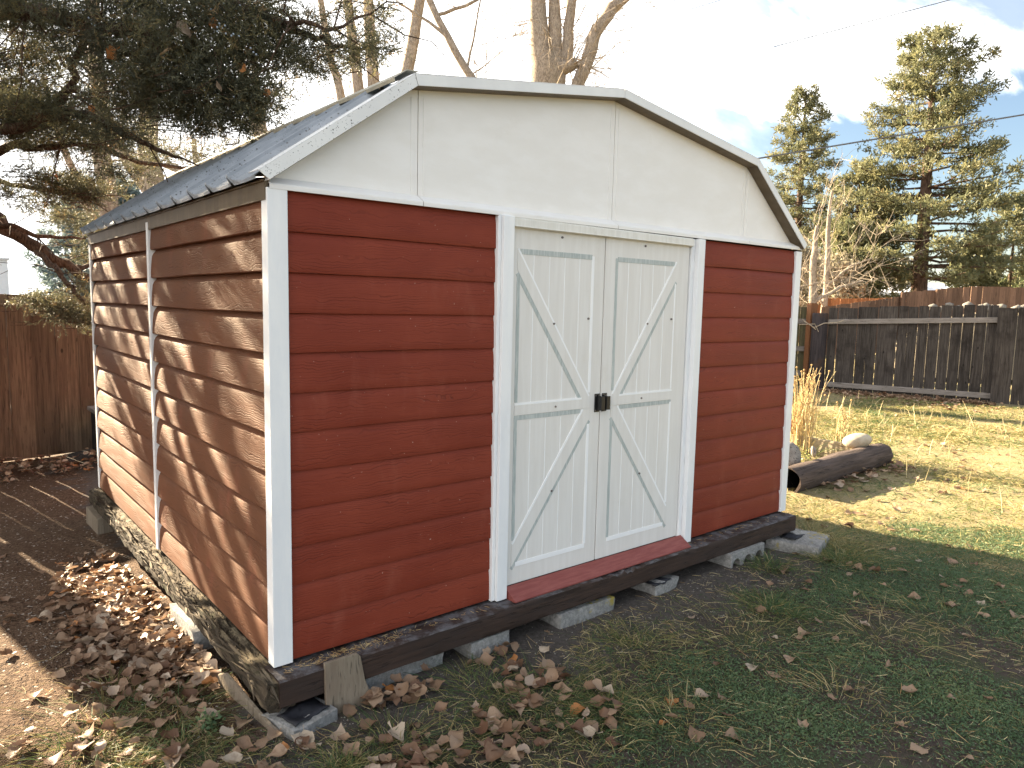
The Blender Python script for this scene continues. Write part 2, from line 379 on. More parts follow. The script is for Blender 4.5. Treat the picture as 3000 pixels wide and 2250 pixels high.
glare = t.ramp(t.math('ADD', lf, t.math('MULTIPLY', wob, .5)), -.36, -.04)
low = t.math('ADD', el, add(t.math('MULTIPLY', wob, .22), t.math('MULTIPLY', lf, -.03)))
band = t.math('MULTIPLY', t.ramp(low, .238, .272), t.ramp(add(el, t.math('MULTIPLY', wob, .42), t.math('MULTIPLY', lf, -.39)), .42, .49, 1., .12))
haze_low = t.ramp(el, -.02, .10, .22, 0.)
cov = t.math('MAXIMUM', t.math('MAXIMUM', band, t.math('MULTIPLY', glare, t.ramp(t.math('ADD', el, t.math('MULTIPLY', wob, .9)), .36, .50, 1., .5))), haze_low, clamp=True)
skyc = t.new('ShaderNodeVectorMath', operation='SCALE', inp={0: sky.outputs[0], 'Scale': .46}).outputs[0]
cloud = t.mix(t.ramp(nn, .35, .65), (5.2, 5.2, 5.2), (6.6, 6.58, 6.5))
t.put(bg.inputs['Color'], t.mix(cov, skyc, cloud)); bg.inputs['Strength'].default_value = .056

# ------------------------------------------------------------------ ground
NA, NBg, NC = NF(1.1, 3), NF(4.5, 4), NF(17, 5)
def gz(x, y):
    x = np.asarray(x, float); y = np.asarray(y, float)
    z = -.205 + .018*NA(x, y)*sstep(.0, 1.5, np.abs(y+.1)) + .007*NBg(x, y) + .0035*NC(x, y)
    z = z - .055*sstep(1.0, 2.6, y)*sstep(.6, -.1, x)
    z = z + .015*sstep(.9, .2, x)*sstep(.9, -.4, y)
    r = np.hypot(x, y); z = z + .10*sstep(16, 40, r) - .0
    return z
def gz1(x, y): return float(gz(x, y))
def axis(lo, hi, f0, f1, step):
    a = [f0]
    while a[-1] < f1: a.append(a[-1] + step)
    s = step; up = [a[-1]]
    while up[-1] < hi: s *= 1.13; up.append(up[-1] + s)
    s = step; dn = [a[0]]
    while dn[-1] > lo: s *= 1.13; dn.append(dn[-1] - s)
    return np.array(dn[:0:-1] + a + up[1:])
gx = axis(-300, 300, -1.6, 5.4, .03); gy = axis(-300, 300, -2.4, 3.2, .03)
GX, GY = np.meshgrid(gx, gy); GZ = gz(GX, GY)
V = np.stack([GX.ravel(), GY.ravel(), GZ.ravel()], 1); nx, ny = len(gx), len(gy)
i = (np.arange(ny-1)[:, None]*nx + np.arange(nx-1)[None, :]).ravel()
F = np.stack([i, i+1, i+nx+1, i+nx], 1)
m, t, b = material('yard_ground')
P = t.coord(); X = t.xyz(P)
n_big = t.noise(P, .9, 5, .6); n_mid = t.noise(P, 3.6, 6, .65); n_fine = t.noise(P, 40, 5, .7); n_grit = t.noise(P, 150, 3, .7)
vor = t.new('ShaderNodeTexVoronoi', inp={'Vector': P, 'Scale': 95., 'Randomness': 1.})
peb = vor.outputs['Distance']; pebc = t.xyz(vor.outputs['Color'])[0]
wb = t.math('MULTIPLY', t.math('SUBTRACT', n_mid, .5), 1.4)
# zones: fine brown gravel left of the shed, bare grey-brown dirt along the front, lawn elsewhere
gravel = t.math('MULTIPLY', t.ramp(t.math('ADD', X[0], wb), .15, -.05), t.ramp(t.math('ADD', X[1], t.math('MULTIPLY', wb, .6)), -.28, .05))
dirt = t.math('MULTIPLY', t.ramp(t.math('ADD', X[1], t.math('MULTIPLY', wb, .45)), -.62, -.34), t.ramp(X[0], 3.7, 3.3))
far = t.ramp(t.math('ADD', X[0], t.math('MULTIPLY', wb, .5)), 3.4, 4.4)
soil = t.mix(t.ramp(n_fine, .3, .7), (.048, .037, .031), (.088, .068, .056))
soil = t.mix(t.ramp(n_mid, .42, .66), soil, (.062, .072, .038))
dry = t.mix(t.ramp(n_mid, .35, .65), (.235, .185, .10), (.165, .155, .062))
dry = t.mix(t.ramp(n_fine, .35, .7), dry, (.29, .235, .135))
col = t.mix(far, soil, dry)
dc = t.mix(t.ramp(n_fine, .3, .7), (.066, .056, .049), (.115, .100, .088))
col = t.mix(dirt, col, dc)
gv = t.mix(t.ramp(pebc, .1, .9), (.060, .036, .023), (.175, .118, .078))
gv = t.mix(t.ramp(n_mid, .35, .7), gv, (.095, .058, .036)); gv = t.mix(t.math('GREATER_THAN', pebc, .985), gv, (.42, .38, .33))
col = t.mix(gravel, col, gv)
sp = t.math('MULTIPLY', t.math('GREATER_THAN', pebc, .955), t.math('LESS_THAN', peb, .32))
col = t.mix(t.math('MULTIPLY', sp, .7), col, (.36, .32, .27))
h = t.math('ADD', t.math('MULTIPLY', n_fine, .8), t.math('ADD', t.math('MULTIPLY', n_grit, .5), t.math('MULTIPLY', t.ramp(peb, 0, .5, 1, 0), t.math('ADD', .25, t.math('MULTIPLY', gravel, .5)))))
setp(t, b, col, .95, t.bump(h, .9, .016), .12)
ground = npmesh('ground', V, F, m, None, None, True); ground['kind'] = 'structure'

# ------------------------------------------------------------------ the shed
H = 1.75; WX = 3.555; DY = 3.245
shed = thing('garden_shed', 'red barn style metal shed with white double doors and white gambrel gable', 'shed', (0, 0, 0))
def siding(mb, o, ux, n, L, courses=12, z0=0., z1=H, seed=0, t=.5, dp=1.):
    rg = random.Random(seed); o = Vector(o); ux = Vector(ux); n = Vector(n); hh = (z1 - z0) / courses
    prof = [(q, .003+(w-.003)*dp) for q, w in [(0, .003), (0, .0205), (.004, .0230), (.03, .0228), (.075, .0205), (.112, .0172), (.127, .0125), (.136, .0070), (hh, .003)]]
    ns = max(4, int(L / .07))
    for c in range(courses):
        ph = rg.uniform(0, 6); am = rg.uniform(.0008, .0022); sag = rg.uniform(-.002, .003)
        V = []
        for i in range(ns + 1):
            s_ = L * i / ns; w = am * math.sin(s_ * 3.3 + ph) + am * .6 * math.sin(s_ * 7.9 + ph * 2); e = sag * math.sin(math.pi * s_ / L)
            for z, off in prof:
                zz = z0 + c * hh + min(z, hh) + (w * .8 - e if z < .02 else 0)
                V.append(o + ux * s_ + n * (off + w * (1 if .003 < off else 0)) + Vector((0, 0, zz)))
        k = len(prof)
        Fs = [(i*k+j, (i+1)*k+j, (i+1)*k+j+1, i*k+j+1) for i in range(ns) for j in range(k-1)]
        mb.add(V, Fs, t)
def wall(o, ux, n, L, mat, seed, name='siding_panel'):
    mb = MB(); siding(mb, o, ux, n, L, seed=seed, dp=.58 if abs(n[1]) > .5 else 1.45)
    o2 = mb.build(name, mat, shed, smooth=35); return o2
YS = .016
wall((.052, YS, 0), (1, 0, 0), (0, -1, 0), .955, M['siding_x'], 1)
wall((2.503, YS, 0), (1, 0, 0), (0, -1, 0), 1.003, M['siding_x'], 2)
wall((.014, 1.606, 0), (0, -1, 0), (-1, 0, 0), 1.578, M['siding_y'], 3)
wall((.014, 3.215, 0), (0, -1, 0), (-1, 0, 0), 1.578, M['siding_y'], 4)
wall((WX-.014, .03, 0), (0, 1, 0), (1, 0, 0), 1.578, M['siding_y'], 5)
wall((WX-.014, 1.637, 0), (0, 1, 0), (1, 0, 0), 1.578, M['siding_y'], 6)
wall((WX-.05, DY-.016, 0), (-1, 0, 0), (0, 1, 0), WX-.1, M['siding_x'], 7)
mb = MB(); mb.box((.03, .055, -.012), (1.0, .06, H)); mb.box((2.5, .055, -.012), (WX-.03, .06, H)); mb.box((.034, .06, -.012), (.039, DY-.06, H)); mb.box((WX-.039, .06, -.012), (WX-.034, DY-.06, H))
mb.box((1.0, .062, 1.70), (2.5, .066, 1.80)); mb.build('dark_shade_sheets', M['dark'], shed)  # dark sheets stand in for the shade behind siding and door gaps
def post(a, b_, name='corner_trim', mat='trim'):
    mb = MB()
    for q in zip(a, b_): mb.box(*q)
    return mb.build(name, M[mat], shed, bevel=.003)
# corner posts: folded sheet, one flange on each wall
mb = MB(); mb.prism([(-.020, -.012, -.004), (.054, -.012, -.004), (.054, .010, -.004), (.004, .010, -.004), (.004, .044, -.004), (-.020, .044, -.004)], (0, 0, H+.002)); mb.build('corner_trim', M['trim'], shed, bevel=.002)
post([(WX-.054, -.012, -.004), (WX+.004, -.0118, -.004)], [(WX+.014, .010, H-.002), (WX+.014, .036, H-.004)])
post([(-.020, DY-.010, -.004), (-.0202, DY-.036, -.004)], [(.054, DY+.012, H-.002), (-.004, DY-.0102, H-.004)])
post([(WX-.054, DY-.010, -.004), (WX+.004, DY-.036, -.004)], [(WX+.014, DY+.012, H-.002), (WX+.0142, DY-.0102, H-.004)])
post([(-.027, 1.605, -.004)], [(.012, 1.642, H-.006)], 'middle_trim')
post([(WX-.012, 1.605, -.004)], [(WX+.020, 1.640, H-.006)], 'middle_trim')
# door posts
post([(1.004, -.014, -.006), (1.0235, -.030, -.006)], [(1.0225, .012, H-.001), (1.084, .012, H-.001)], 'door_post')
post([(2.392, -.004, -.004), (2.4245, -.030, -.006), (2.4855, -.014, -.006)], [(2.4235, .014, H-.001), (2.4845, .012, H-.001), (2.5045, .012, H-.001)], 'door_post')
mb = MB(); mb.obox((1.0845, -.012, 1.703), (1.308, 0, 0), (0, .02, 0), (0, 0, .046)); mb.obox((1.0845, -.0235, 1.7065), (1.306, 0, 0), (0, .011, 0), (0, 0, .036)); mb.obox((1.0845, -.0265, 1.706), (1.306, 0, 0), (0, .0145, 0), (0, 0, .004))
mb.build('door_track', M['track'], shed, bevel=.002)
# doors
def door(x0, x1, px0, px1, flip):
    mb = MB(); z0, z1 = .040, 1.705; y = .004
    mb.box((x0, y, z0), (x1, y+.022, z1)); pan = mb.build('door', M['door'], shed, bevel=.002)
    Wt, Gy, Br, Sc = MB(), MB(), MB(), MB()
    def X(u): return px0 + (px1-px0)*((1-u) if flip else u)        # u: 0 at the diagonal's outer side
    def strip(mbx, a, b_, w, pr):                                    # flat raised strip a->b (u,z), width w downwards/right
        A = Vector((X(a[0]), 0, a[1])); B = Vector((X(b_[0]), 0, b_[1])); d_ = (B-A).normalized(); nr = Vector((-d_.z, 0, d_.x))
        e = (nr*w*.5); q = [A+e, B+e, B-e, A-e]
        q = [Vector((p.x, y-pr, p.z)) for p in q]
        nrm = (q[1]-q[0]).cross(q[2]-q[0])
        if nrm.y < 0: q = q[::-1]
        mbx.prism(q, (0, pr+.001, 0))
    def poly(mbx, pts, pr):
        q = [Vector((X(u), y-pr, z)) for u, z in pts]; nrm = (q[1]-q[0]).cross(q[2]-q[0])
        if nrm.y < 0: q = q[::-1]
        mbx.prism(q, (0, pr+.001, 0))
    # raised braces and mid rail
    poly(Br, [(0, 1.613), (0, 1.518), (.885, .899), (1, .899), (1, .905)], .003)
    poly(Br, [(0, .852), (1, .852), (1, .899), (0, .899)], .0036)
    poly(Br, [(1, .846), (.90, .846), (0, .232), (0, .126), (1, .800)], .003)
    # plank lines
    for u in (.2, .4, .6, .8):
        zt = 1.613 - u*(1.613-.90); zb = 1.518 - u/.885*(1.518-.899)
        strip(Wt, (u, 1.588), (u, zt+.012), .004, .0012)
        if zb > .93: strip(Wt, (u, zb-.025), (u, .906), .004, .0012)
        zt2 = .232 + u/.9*(.846-.232); zb2 = .126 + u*(.800-.126)
        if zt2 < .81: strip(Wt, (u, .822), (u, zt2+.012), .004, .0012)
        strip(Wt, (u, zb2-.025), (u, .146), .004, .0012)
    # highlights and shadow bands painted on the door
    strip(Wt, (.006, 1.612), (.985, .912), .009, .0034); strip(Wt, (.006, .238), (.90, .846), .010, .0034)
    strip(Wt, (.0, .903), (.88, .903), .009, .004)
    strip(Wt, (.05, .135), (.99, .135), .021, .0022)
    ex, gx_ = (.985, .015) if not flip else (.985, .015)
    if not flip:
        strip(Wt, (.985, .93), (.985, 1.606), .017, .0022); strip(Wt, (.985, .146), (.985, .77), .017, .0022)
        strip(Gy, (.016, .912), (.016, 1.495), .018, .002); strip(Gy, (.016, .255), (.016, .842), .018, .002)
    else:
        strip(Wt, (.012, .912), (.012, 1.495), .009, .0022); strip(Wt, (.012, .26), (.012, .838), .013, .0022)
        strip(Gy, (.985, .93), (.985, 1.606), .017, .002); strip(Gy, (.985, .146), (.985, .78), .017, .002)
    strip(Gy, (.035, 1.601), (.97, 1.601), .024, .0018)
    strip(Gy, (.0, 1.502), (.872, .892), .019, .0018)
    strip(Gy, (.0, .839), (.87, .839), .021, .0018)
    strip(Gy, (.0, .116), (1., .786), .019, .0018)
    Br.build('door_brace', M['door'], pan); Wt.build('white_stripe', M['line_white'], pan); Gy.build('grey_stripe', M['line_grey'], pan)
    for u, z in ((.52, .875), (.47, 1.275), (.5, .46), (.55, 1.682), (.06 if flip else .94, 1.3)):
        mb = MB(); mb.tube([(X(u), y-.008, z, .0045), (X(u), y-.001, z, .006)], 8); mb.build('screw', M['screw'], pan)
    # pull handle at the meeting edge
    hx = x1-.040 if not flip else x0+.006
    mb = MB(); mb.box((hx, y-.004, .826), (hx+.036, y+.001, .920))
    gx0 = hx+.022 if not flip else hx+.008
    sx = 1 if not flip else 1
    mb.prism([(gx0-.008, y-.0045, .832), (gx0-.006, y-.034, .838), (gx0-.006, y-.034, .908), (gx0-.008, y-.0045, .914)], (.010, 0, 0))
    mb.prism([(gx0-.006, y-.035, .838), (gx0+.018*sx, y-.038, .838), (gx0+.018*sx, y-.038, .908), (gx0-.006, y-.035, .908)], (0, .006, 0))
    mb.build('handle', M['black'], pan, bevel=.0015)
    for zz in (.836, .910):
        mb = MB(); mb.tube([(hx+.006 if not flip else hx+.031, y-.006, zz, .003), (hx+.006 if not flip else hx+.031, y-.003, zz, .0035)], 7); mb.build('handle_screw', M['screw'], pan)
    return pan
door(1.086, 1.7005, 1.131, 1.625, False); door(1.7075, 2.385, 1.783, 2.276, True)
mb = MB(); mb.prism([(1.092, -.004, .042), (1.092, -.082, -.006), (1.092, -.082, -.0135), (1.092, -.004, -.0135)], (1.325, 0, 0)); mb.build('door_sill', M['sill'], shed, bevel=.002)
# gable: four sheets with a folded lower flange
GP = [(-.01, 1.775), (.585, 2.222), (1.775, 2.402), (2.965, 2.238), (3.555, 1.785)]
def gtop(x):
    for (xa, za), (xb, zb) in zip(GP, GP[1:]):
        if xa <= x <= xb: return za + (zb-za)*(x-xa)/(xb-xa)
    return 1.76
def gable(x0, x1, yy=.033, mat='gable'):
    g = .0018; a, b_ = x0+g, x1-g
    zb = lambda x: 1.790 + .004*x
    pts = [(a, zb(a)), (b_, zb(b_))]; top = [(x, gtop(x)) for x in (b_, *[p[0] for p in GP[::-1] if a < p[0] < b_], a)]
    pts += [p for p in top if p[1] > zb(p[0]) + .004]
    mb = MB(); mb.prism([(x, yy, z) for x, z in pts], (0, .010, 0))
    o2 = mb.build('gable_panel', M[mat], shed, bevel=.0012)
    fl = MB()                                                   # lower edge: sloping drip ledge and a short vertical lip over the siding
    pr = [(yy+.001, .0005), (yy-.004, .0), (-.012, -.026), (-.014, -.031), (-.014, -.045), (-.010, -.046), (-.010, -.030), (yy+.001, -.004)]
    n_ = 6; V = []
    for i_ in range(n_+1):
        x = a + (b_-a)*i_/n_
        for y_, dz in pr: V.append((x, y_, zb(x)-.0005+dz))
    k = len(pr); fl.add(V, [(i_*k+j_, (i_+1)*k+j_, (i_+1)*k+(j_+1) % k, i_*k+(j_+1) % k) for i_ in range(n_) for j_ in range(k)] + [tuple(range(k))[::-1], tuple(range(n_*k, n_*k+k))])
    if b_-a > .6:
        for xx in ((a+.022, a+.032), (b_-.032, b_-.022)):
            zt = min(gtop(xx[0]), gtop(xx[1]))-.05
            if zt > 1.9: fl.box((xx[0], yy-.0022, 1.80), (xx[1], yy+.001, zt))
    fl.build('gable_flange', M[mat], o2)
gable(-.012, .6185); gable(.6185, 1.7725); gable(1.7725, 2.9455); gable(2.9455, 3.560)
mb = MB(); mb.box((.02, .0440, 1.735), (3.53, .0480, 1.79)); mb.prism([(x, .0440, z) for x, z in [(.02, 1.79), (3.51, 1.79)] + [(p[0], p[1]-.003) for p in GP[3:0:-1]]], (0, .004, 0)); mb.build('gable_backing', M['dark'], shed)  # dark sheet supplies the shade seen through the panel seams
# rear gable, plain sheet
mb = MB(); mb.prism([(x, DY, z) for x, z in [(-.01, 1.745), (3.535, 1.745)] + GP[3:0:-1]], (0, .01, 0)); mb.build('rear_gable', M['gable'], shed)
# roof slopes, ribbed sheet metal
PF = [(-.060, 1.795), (.557, 2.239), (1.753, 2.418), (2.955, 2.253), (3.572, 1.792)]
PL = [(-.022, 1.768), (.572, 2.198), (1.756, 2.378), (2.944, 2.213), (3.545, 1.763)]
Y0, Y1 = -.038, DY+.045
def roof(p, q, name, eave_at_p):
    a = Vector((p[0], 0, p[1])); b_ = Vector((q[0], 0, q[1])); u = b_-a; L = u.length; u.normalize(); n = Vector((-u.z, 0, u.x))
    pitch = .2475; prof = []
    y = Y0 + .05
    while y < Y1 - .02:
        sag = lambda k: -.004*math.sin(math.pi*k)
        prof += [(y + pitch*k, .002 + sag(k) + .012*max(0, (k-.55))*2, 0) for k in (0.0, .18, .36, .54, .72, .84)] + [(y+pitch*.92, .022, 1), (y+pitch*.945, .033, 1), (y+pitch*.985, .032, 1), (y+pitch*.992, .004, 0)]
        y += pitch
    prof = [k for k in prof if k[0] < Y1]
    st = [0, .0025, .03, .35, .65, 1.0]
    mb = MB(); V = []; k = len(prof)
    for s_ in st:
        for yy, h, rib in prof:
            off = h
            if s_ == 0 and not rib: off = .001
            x = a + u*(L*s_) + n*(off - .012)
            if s_ == 0: x = x + Vector((.002, 0, -.011 + (sag(((yy-Y0-.05) % pitch)/pitch)*.5 if not rib else .002)))
            V.append((x.x, yy, x.z))
    Fs = [(i*k+j, (i+1)*k+j, (i+1)*k+j+1, i*k+j+1) for i in range(len(st)-1) for j in range(k-1)]
    mb.add(V, Fs)
    o2 = mb.build(name, M['roof'], shed)
    so_ = o2.modifiers.new('thick', 'SOLIDIFY'); so_.thickness = .0025; so_.offset = -1
    return o2
roof(PF[0], (PF[1][0]-.004, PF[1][1]-.004), 'roof_panel', True)
roof((PF[1][0]+.012, PF[1][1]+.006), (PF[2][0]-.004, PF[2][1]), 'roof_panel', False)
roof((PF[3][0]-.012, PF[3][1]+.006), (PF[2][0]+.004, PF[2][1]), 'roof_panel', False)
roof(PF[4], (PF[3][0]+.004, PF[3][1]-.004), 'roof_panel', True)
# cap strips along the breaks and the ridge, standing on the ribs
def cap(pm, pl_, pr, w, lift, name='roof_cap'):
    Y1 = DY + (.045 if lift > .005 else -1.2)
    mb = MB(); C0 = Vector((pm[0], 0, pm[1])); dl = (Vector((pl_[0], 0, pl_[1]))-C0).normalized(); dr = (Vector((pr[0], 0, pr[1]))-C0).normalized()
    nl = Vector((dl.z, 0, -dl.x)); nl = nl if nl.z > 0 else -nl; nr = Vector((-dr.z, 0, dr.x)); nr = nr if nr.z > 0 else -nr
    n_ = 14
    V = []
    for i in range(n_+1):
        y = Y0 + .055 + (Y1-Y0-.06)*i/n_; wv = random.uniform(-.0025, .0025)
        c_ = C0 + Vector((0, 0, lift+.004)); l_ = C0 + dl*w + nl*(lift+wv); r_ = C0 + dr*w + nr*lift; l2 = l_ - nl*.012 + dl*.004
        for q in (l2, l_, c_, r_): V.append((q.x, y, q.z))
    mb.add(V, [(i*4+j, i*4+j+1, (i+1)*4+j+1, (i+1)*4+j) for i in range(n_) for j in range(3)])
    o2 = mb.build(name, M['cap'], shed); k = o2.modifiers.new('thick', 'SOLIDIFY'); k.thickness = .003; k.offset = 0
cap(PF[1], PF[0], PF[2], .055, .024); cap(PF[2], PF[1], PF[3], .06, .003); cap(PF[3], PF[2], PF[4], .055, .018)
# gable trim boards
def fascia(i, y, d_, specked=False):
    d_ = .074
    a, b_, c_, e = PF[i], PF[i+1], PL[i+1], PL[i]
    mb = MB(); g = .0012
    A = Vector((a[0], y, a[1])); B = Vector((b_[0], y, b_[1])); u = (B-A).normalized()*g
    C_ = Vector((c_[0], y, c_[1])); E = Vector((e[0], y, e[1]))
    mb.prism([E+u, C_-u, B-u, A+u], (0, .003, 0))
    top = [A+u, B-u]; n = Vector((-(B-A).z, 0, (B-A).x)).normalized()
    mb.prism([A+u+n*.0005, A+u+n*.003, A+u+n*.003+Vector((0, d_*1.25, 0)), A+u+n*.0005+Vector((0, d_*1.25, 0))], B-u-A-u)
    mb.prism([E+u+Vector((0, .0035, 0)), E+u+n*.003+Vector((0, .0035, 0)), E+u+n*.003+Vector((0, d_, 0)), E+u+Vector((0, d_, 0))], C_-u-E-u)
    o2 = mb.build('gable_trim', M['fascia_speck' if specked else 'fascia'], shed, bevel=.001)
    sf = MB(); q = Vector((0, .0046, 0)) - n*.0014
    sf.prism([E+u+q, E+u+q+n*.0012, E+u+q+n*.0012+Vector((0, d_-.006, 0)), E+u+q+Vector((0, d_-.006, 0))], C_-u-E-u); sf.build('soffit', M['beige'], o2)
    return o2
fascia(0, -.042, .041, True)
for i in (1, 2, 3): fascia(i, -.042, .041)
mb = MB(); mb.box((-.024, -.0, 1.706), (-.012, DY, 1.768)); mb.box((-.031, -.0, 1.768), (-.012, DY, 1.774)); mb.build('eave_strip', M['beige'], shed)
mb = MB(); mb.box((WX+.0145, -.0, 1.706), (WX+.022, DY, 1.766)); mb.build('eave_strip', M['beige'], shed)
mb = MB(); mb.box((.005, .062, -.0195), (WX-.005, DY-.005, -.012)); mb.build('floor_sheet', M['dark'], shed)

# ------------------------------------------------------------------ timbers and blocks under the shed
def timber(name, label, x0, x1, y0, y1, z0, z1, mat, along, rough=0., seed=0, cat='beam', hole=None):
    """long beam with a subdivided, slightly uneven, worn surface"""
    rg = np.random.default_rng(seed)
    Ld = (x1-x0) if along == 'x' else (y1-y0); n = int(Ld/.02); prof = []
    a0, a1 = (y0, y1) if along == 'x' else (x0, x1)
    k = 9; e = .006
    for j in range(k): prof.append((a0 + e + (a1-a0-2*e)*j/(k-1), z1))
    for j in range(1, 6): prof.append((a1, z1 - e - (z1-z0-2*e)*(j-1)/4))
    for j in range(k): prof.append((a1 - e - (a1-a0-2*e)*j/(k-1), z0))
    for j in range(1, 6): prof.append((a0, z0 + e + (z1-z0-2*e)*(j-1)/4))
    m_ = len(prof); prof = np.array(prof); V = np.zeros((n+1, m_, 3))
    nf1, nf2, nf3 = NF(9, seed+1), NF(40, seed+2), NF(3, seed+5)
    s_ = np.linspace(0, Ld, n+1)
    ctr = np.array([(a0+a1)/2, (z0+z1)/2])
    for j in range(m_):
        p = prof[j]; d_ = nf1(s_, np.full(n+1, j*.35)) * .5 + nf2(s_, np.full(n+1, j*.9))*.5 + .4*nf3(s_, np.full(n+1, j*.2))
        q = p + (p-ctr)/np.linalg.norm(p-ctr) * (d_ * rough)[:, None]
        if hole is not None and p[1] >= z1-.02:
            q[:, 1] -= hole(s_, p[0])
        V[:, j, 0 if along == 'x' else 1] = (x0 if along == 'x' else y0) + s_
        V[:, j, 1 if along == 'x' else 0] = q[:, 0]; V[:, j, 2] = q[:, 1]
    V = V.reshape(-1, 3)
    i = (np.arange(n)[:, None]*m_ + np.arange(m_)[None, :]); i2 = (np.arange(n)[:, None]*m_ + (np.arange(m_)[None, :]+1) % m_)
    F = np.stack([i, i+m_, i2+m_, i2], -1).reshape(-1, 4)
    if along == 'x': F = F[:, ::-1]
    mb = MB(); mb.add(V, [tuple(q) for q in F] + [tuple(range(m_)) if along == 'x' else tuple(range(m_))[::-1], tuple(range(n*m_, n*m_+m_))[::-1] if along == 'x' else tuple(range(n*m_, n*m_+m_))])
    o = mb.build(name, M[mat], None, smooth=38)
    return tag(o, label, cat)
def fh(s_, a):
    d_ = np.exp(-((s_-1.86)/.17)**2)*.016*(.65+.35*np.sin(s_*70)+.4*np.sin(s_*171)) * (1 if a < -.035 else .25)
    return d_ + .003*np.abs(np.sin(s_*23))*(np.exp(-((s_-.55)/.5)**2)) * (a < -.07)
timber('foundation_beam', 'dark brown painted front timber under the double doors, top edge splintered', -.035, 3.548, -.102, .05, -.120, -.014, 'beam', 'x', .0022, 3, hole=fh)
nrot = NF(6, 71); nrot2 = NF(26, 72)
def lh(s_, a):
    d_ = np.clip(nrot(s_, np.full_like(s_, a*40)) - .25, 0, 1)*.055*sstep(3.0, 1.6, s_)*sstep(.15, .9, s_) + np.clip(nrot2(s_, np.full_like(s_, a*90)), 0, 1)*.010*sstep(.1, .5, s_)
    return d_ * (1. if a < -.015 else .35)
timber('foundation_beam', 'crumbling rotted left timber under the side wall, beside the leaf drift', -.075, .03, -.092, 3.30, -.125, -.018, 'rot', 'y', .0070, 9, hole=lh)
timber('foundation_beam', 'dark right-hand end timber under the right side wall', WX-.045, WX+.06, .052, 3.30, -.12, -.016, 'beam', 'y', .003, 12)
timber('foundation_beam', 'dark rear timber under the back wall of the shed', .032, WX-.047, DY-.08, DY+.05, -.12, -.02, 'beam', 'x', .003, 14)
def rough_block(name, label, c, size, rz, mat, jit=.006, holes=0, tilt=0., cat='concrete block', group=None):
    sx, sy, sz = size; bm_ = MB()
    if not holes:
        n = 10; nf = [NF(30, int(abs(c[0]*7919+c[1]*104729)*10)%9999+q) for q in range(3)]
        g = []
        # subdivided box surface pushed by noise
        def face(o, u, v, nu, nv):
            V = []; 
            for a in range(nu+1):
                for b_ in range(nv+1):
                    p = Vector(o)+Vector(u)*(a/nu)+Vector(v)*(b_/nv)
                    k = p.x*3+p.y*5+p.z*7
                    # round the edges
                    q = Vector((p.x/sx*2, p.y/sy*2, p.z/sz*2)); m_ = sorted(abs(w) for w in q)
                    sh = 1 - .05*max(0, m_[1]-.8)/.2*.6
                    f_ = 1 + .0
                    dx = float(nf[0](p.x+p.z*1.3, p.y-p.z*.7))*jit*.6; dy = float(nf[1](p.x-p.z, p.y+p.z))*jit*.6; dz = float(nf[2](p.x+p.z, p.y))*jit*.6
                    V.append(Vector((p.x*sh+dx, p.y*sh+dy, p.z*sh+dz)))
            bm_.add(V, [(a*(nv+1)+b_, (a+1)*(nv+1)+b_, (a+1)*(nv+1)+b_+1, a*(nv+1)+b_+1) for a in range(nu) for b_ in range(nv)])
        x, y, z = sx/2, sy/2, sz/2
        face((-x, -y, -z), (sx, 0, 0), (0, 0, sz), 16, 5); face((x, y, -z), (-sx, 0, 0), (0, 0, sz), 16, 5)
        face((-x, -y, z), (sx, 0, 0), (0, sy, 0), 16, 6); face((-x, y, -z), (sx, 0, 0), (0, -sy, 0), 16, 6)
        face((-x, y, -z), (0, -sy, 0), (0, 0, sz), 6, 5); face((x, -y, -z), (0, sy, 0), (0, 0, sz), 6, 5)
    else:
        # cored block lying on its side: the cores open towards the front, lower edge broken away
        n = 12; xs = []
        pts = [(-sx/2, sz/2), (-sx/2, -sz/2)]
        w = sx/holes
        for h_ in range(holes):
            c0 = -sx/2 + w*(h_+.5); r = w*.33
            pts += [(c0-r-.006, -sz/2 + random.uniform(-.004, .004))] + [(c0+r*math.cos(math.pi*(1-k/n)), -sz/2+.012+r*1.05*math.sin(math.pi*(1-k/n))) for k in range(n+1)] + [(c0+r+.006, -sz/2 + random.uniform(-.004, .004))]
        pts += [(sx/2, -sz/2), (sx/2, sz/2)]
        bm_.prism([(x, -sy/2, z) for x, z in pts[::-1]][::-1], (0, sy, 0))
    o = bm_.build(name, M[mat], None, smooth=40, bevel=.004 if holes else 0)
    o.location = c; o.rotation_euler = (0, tilt, rz)
    return tag(o, label, cat, group)
BG = 'concrete blocks under the timbers'
rough_block('concrete_block', 'weathered concrete block sunk at the front left corner with black scrap on top', (.045, -.095, -.205), (.20, .19, .10), .25, 'concrete', group=BG)
rough_block('concrete_block', 'long low pale concrete block right of the leaning board', (.50, .035, -.182), (.44, .19, .11), .02, 'concrete', group=BG)
rough_block('concrete_block', 'short pale concrete block between two long ones under the front beam', (.945, .005, -.180), (.235, .19, .105), .03, 'concrete', group=BG)
rough_block('concrete_block', 'long concrete block with yellow lichen on top below the double doors', (1.555, -.008, -.186), (.405, .20, .105), .03, 'concrete_lichen', group=BG)
rough_block('concrete_block', 'small broken concrete block with a black shim on it', (2.165, -.03, -.188), (.21, .18, .085), .02, 'concrete', .012, group=BG)
rough_block('hollow_block', 'hollow concrete block on its side showing three round cores', (2.955, -.012, -.166), (.38, .22, .095), .02, 'concrete', holes=3, cat='concrete block', group=BG)
rough_block('concrete_block', 'wide concrete slab block under the front right corner, lichen on its edge', (3.52, -.14, -.205), (.36, .34, .125), .28, 'concrete_lichen', group=BG)
rough_block('concrete_block', 'square concrete block half buried under the rotted left beam', (-.03, .90, -.17), (.15, .40, .12), .0, 'concrete', group=BG)
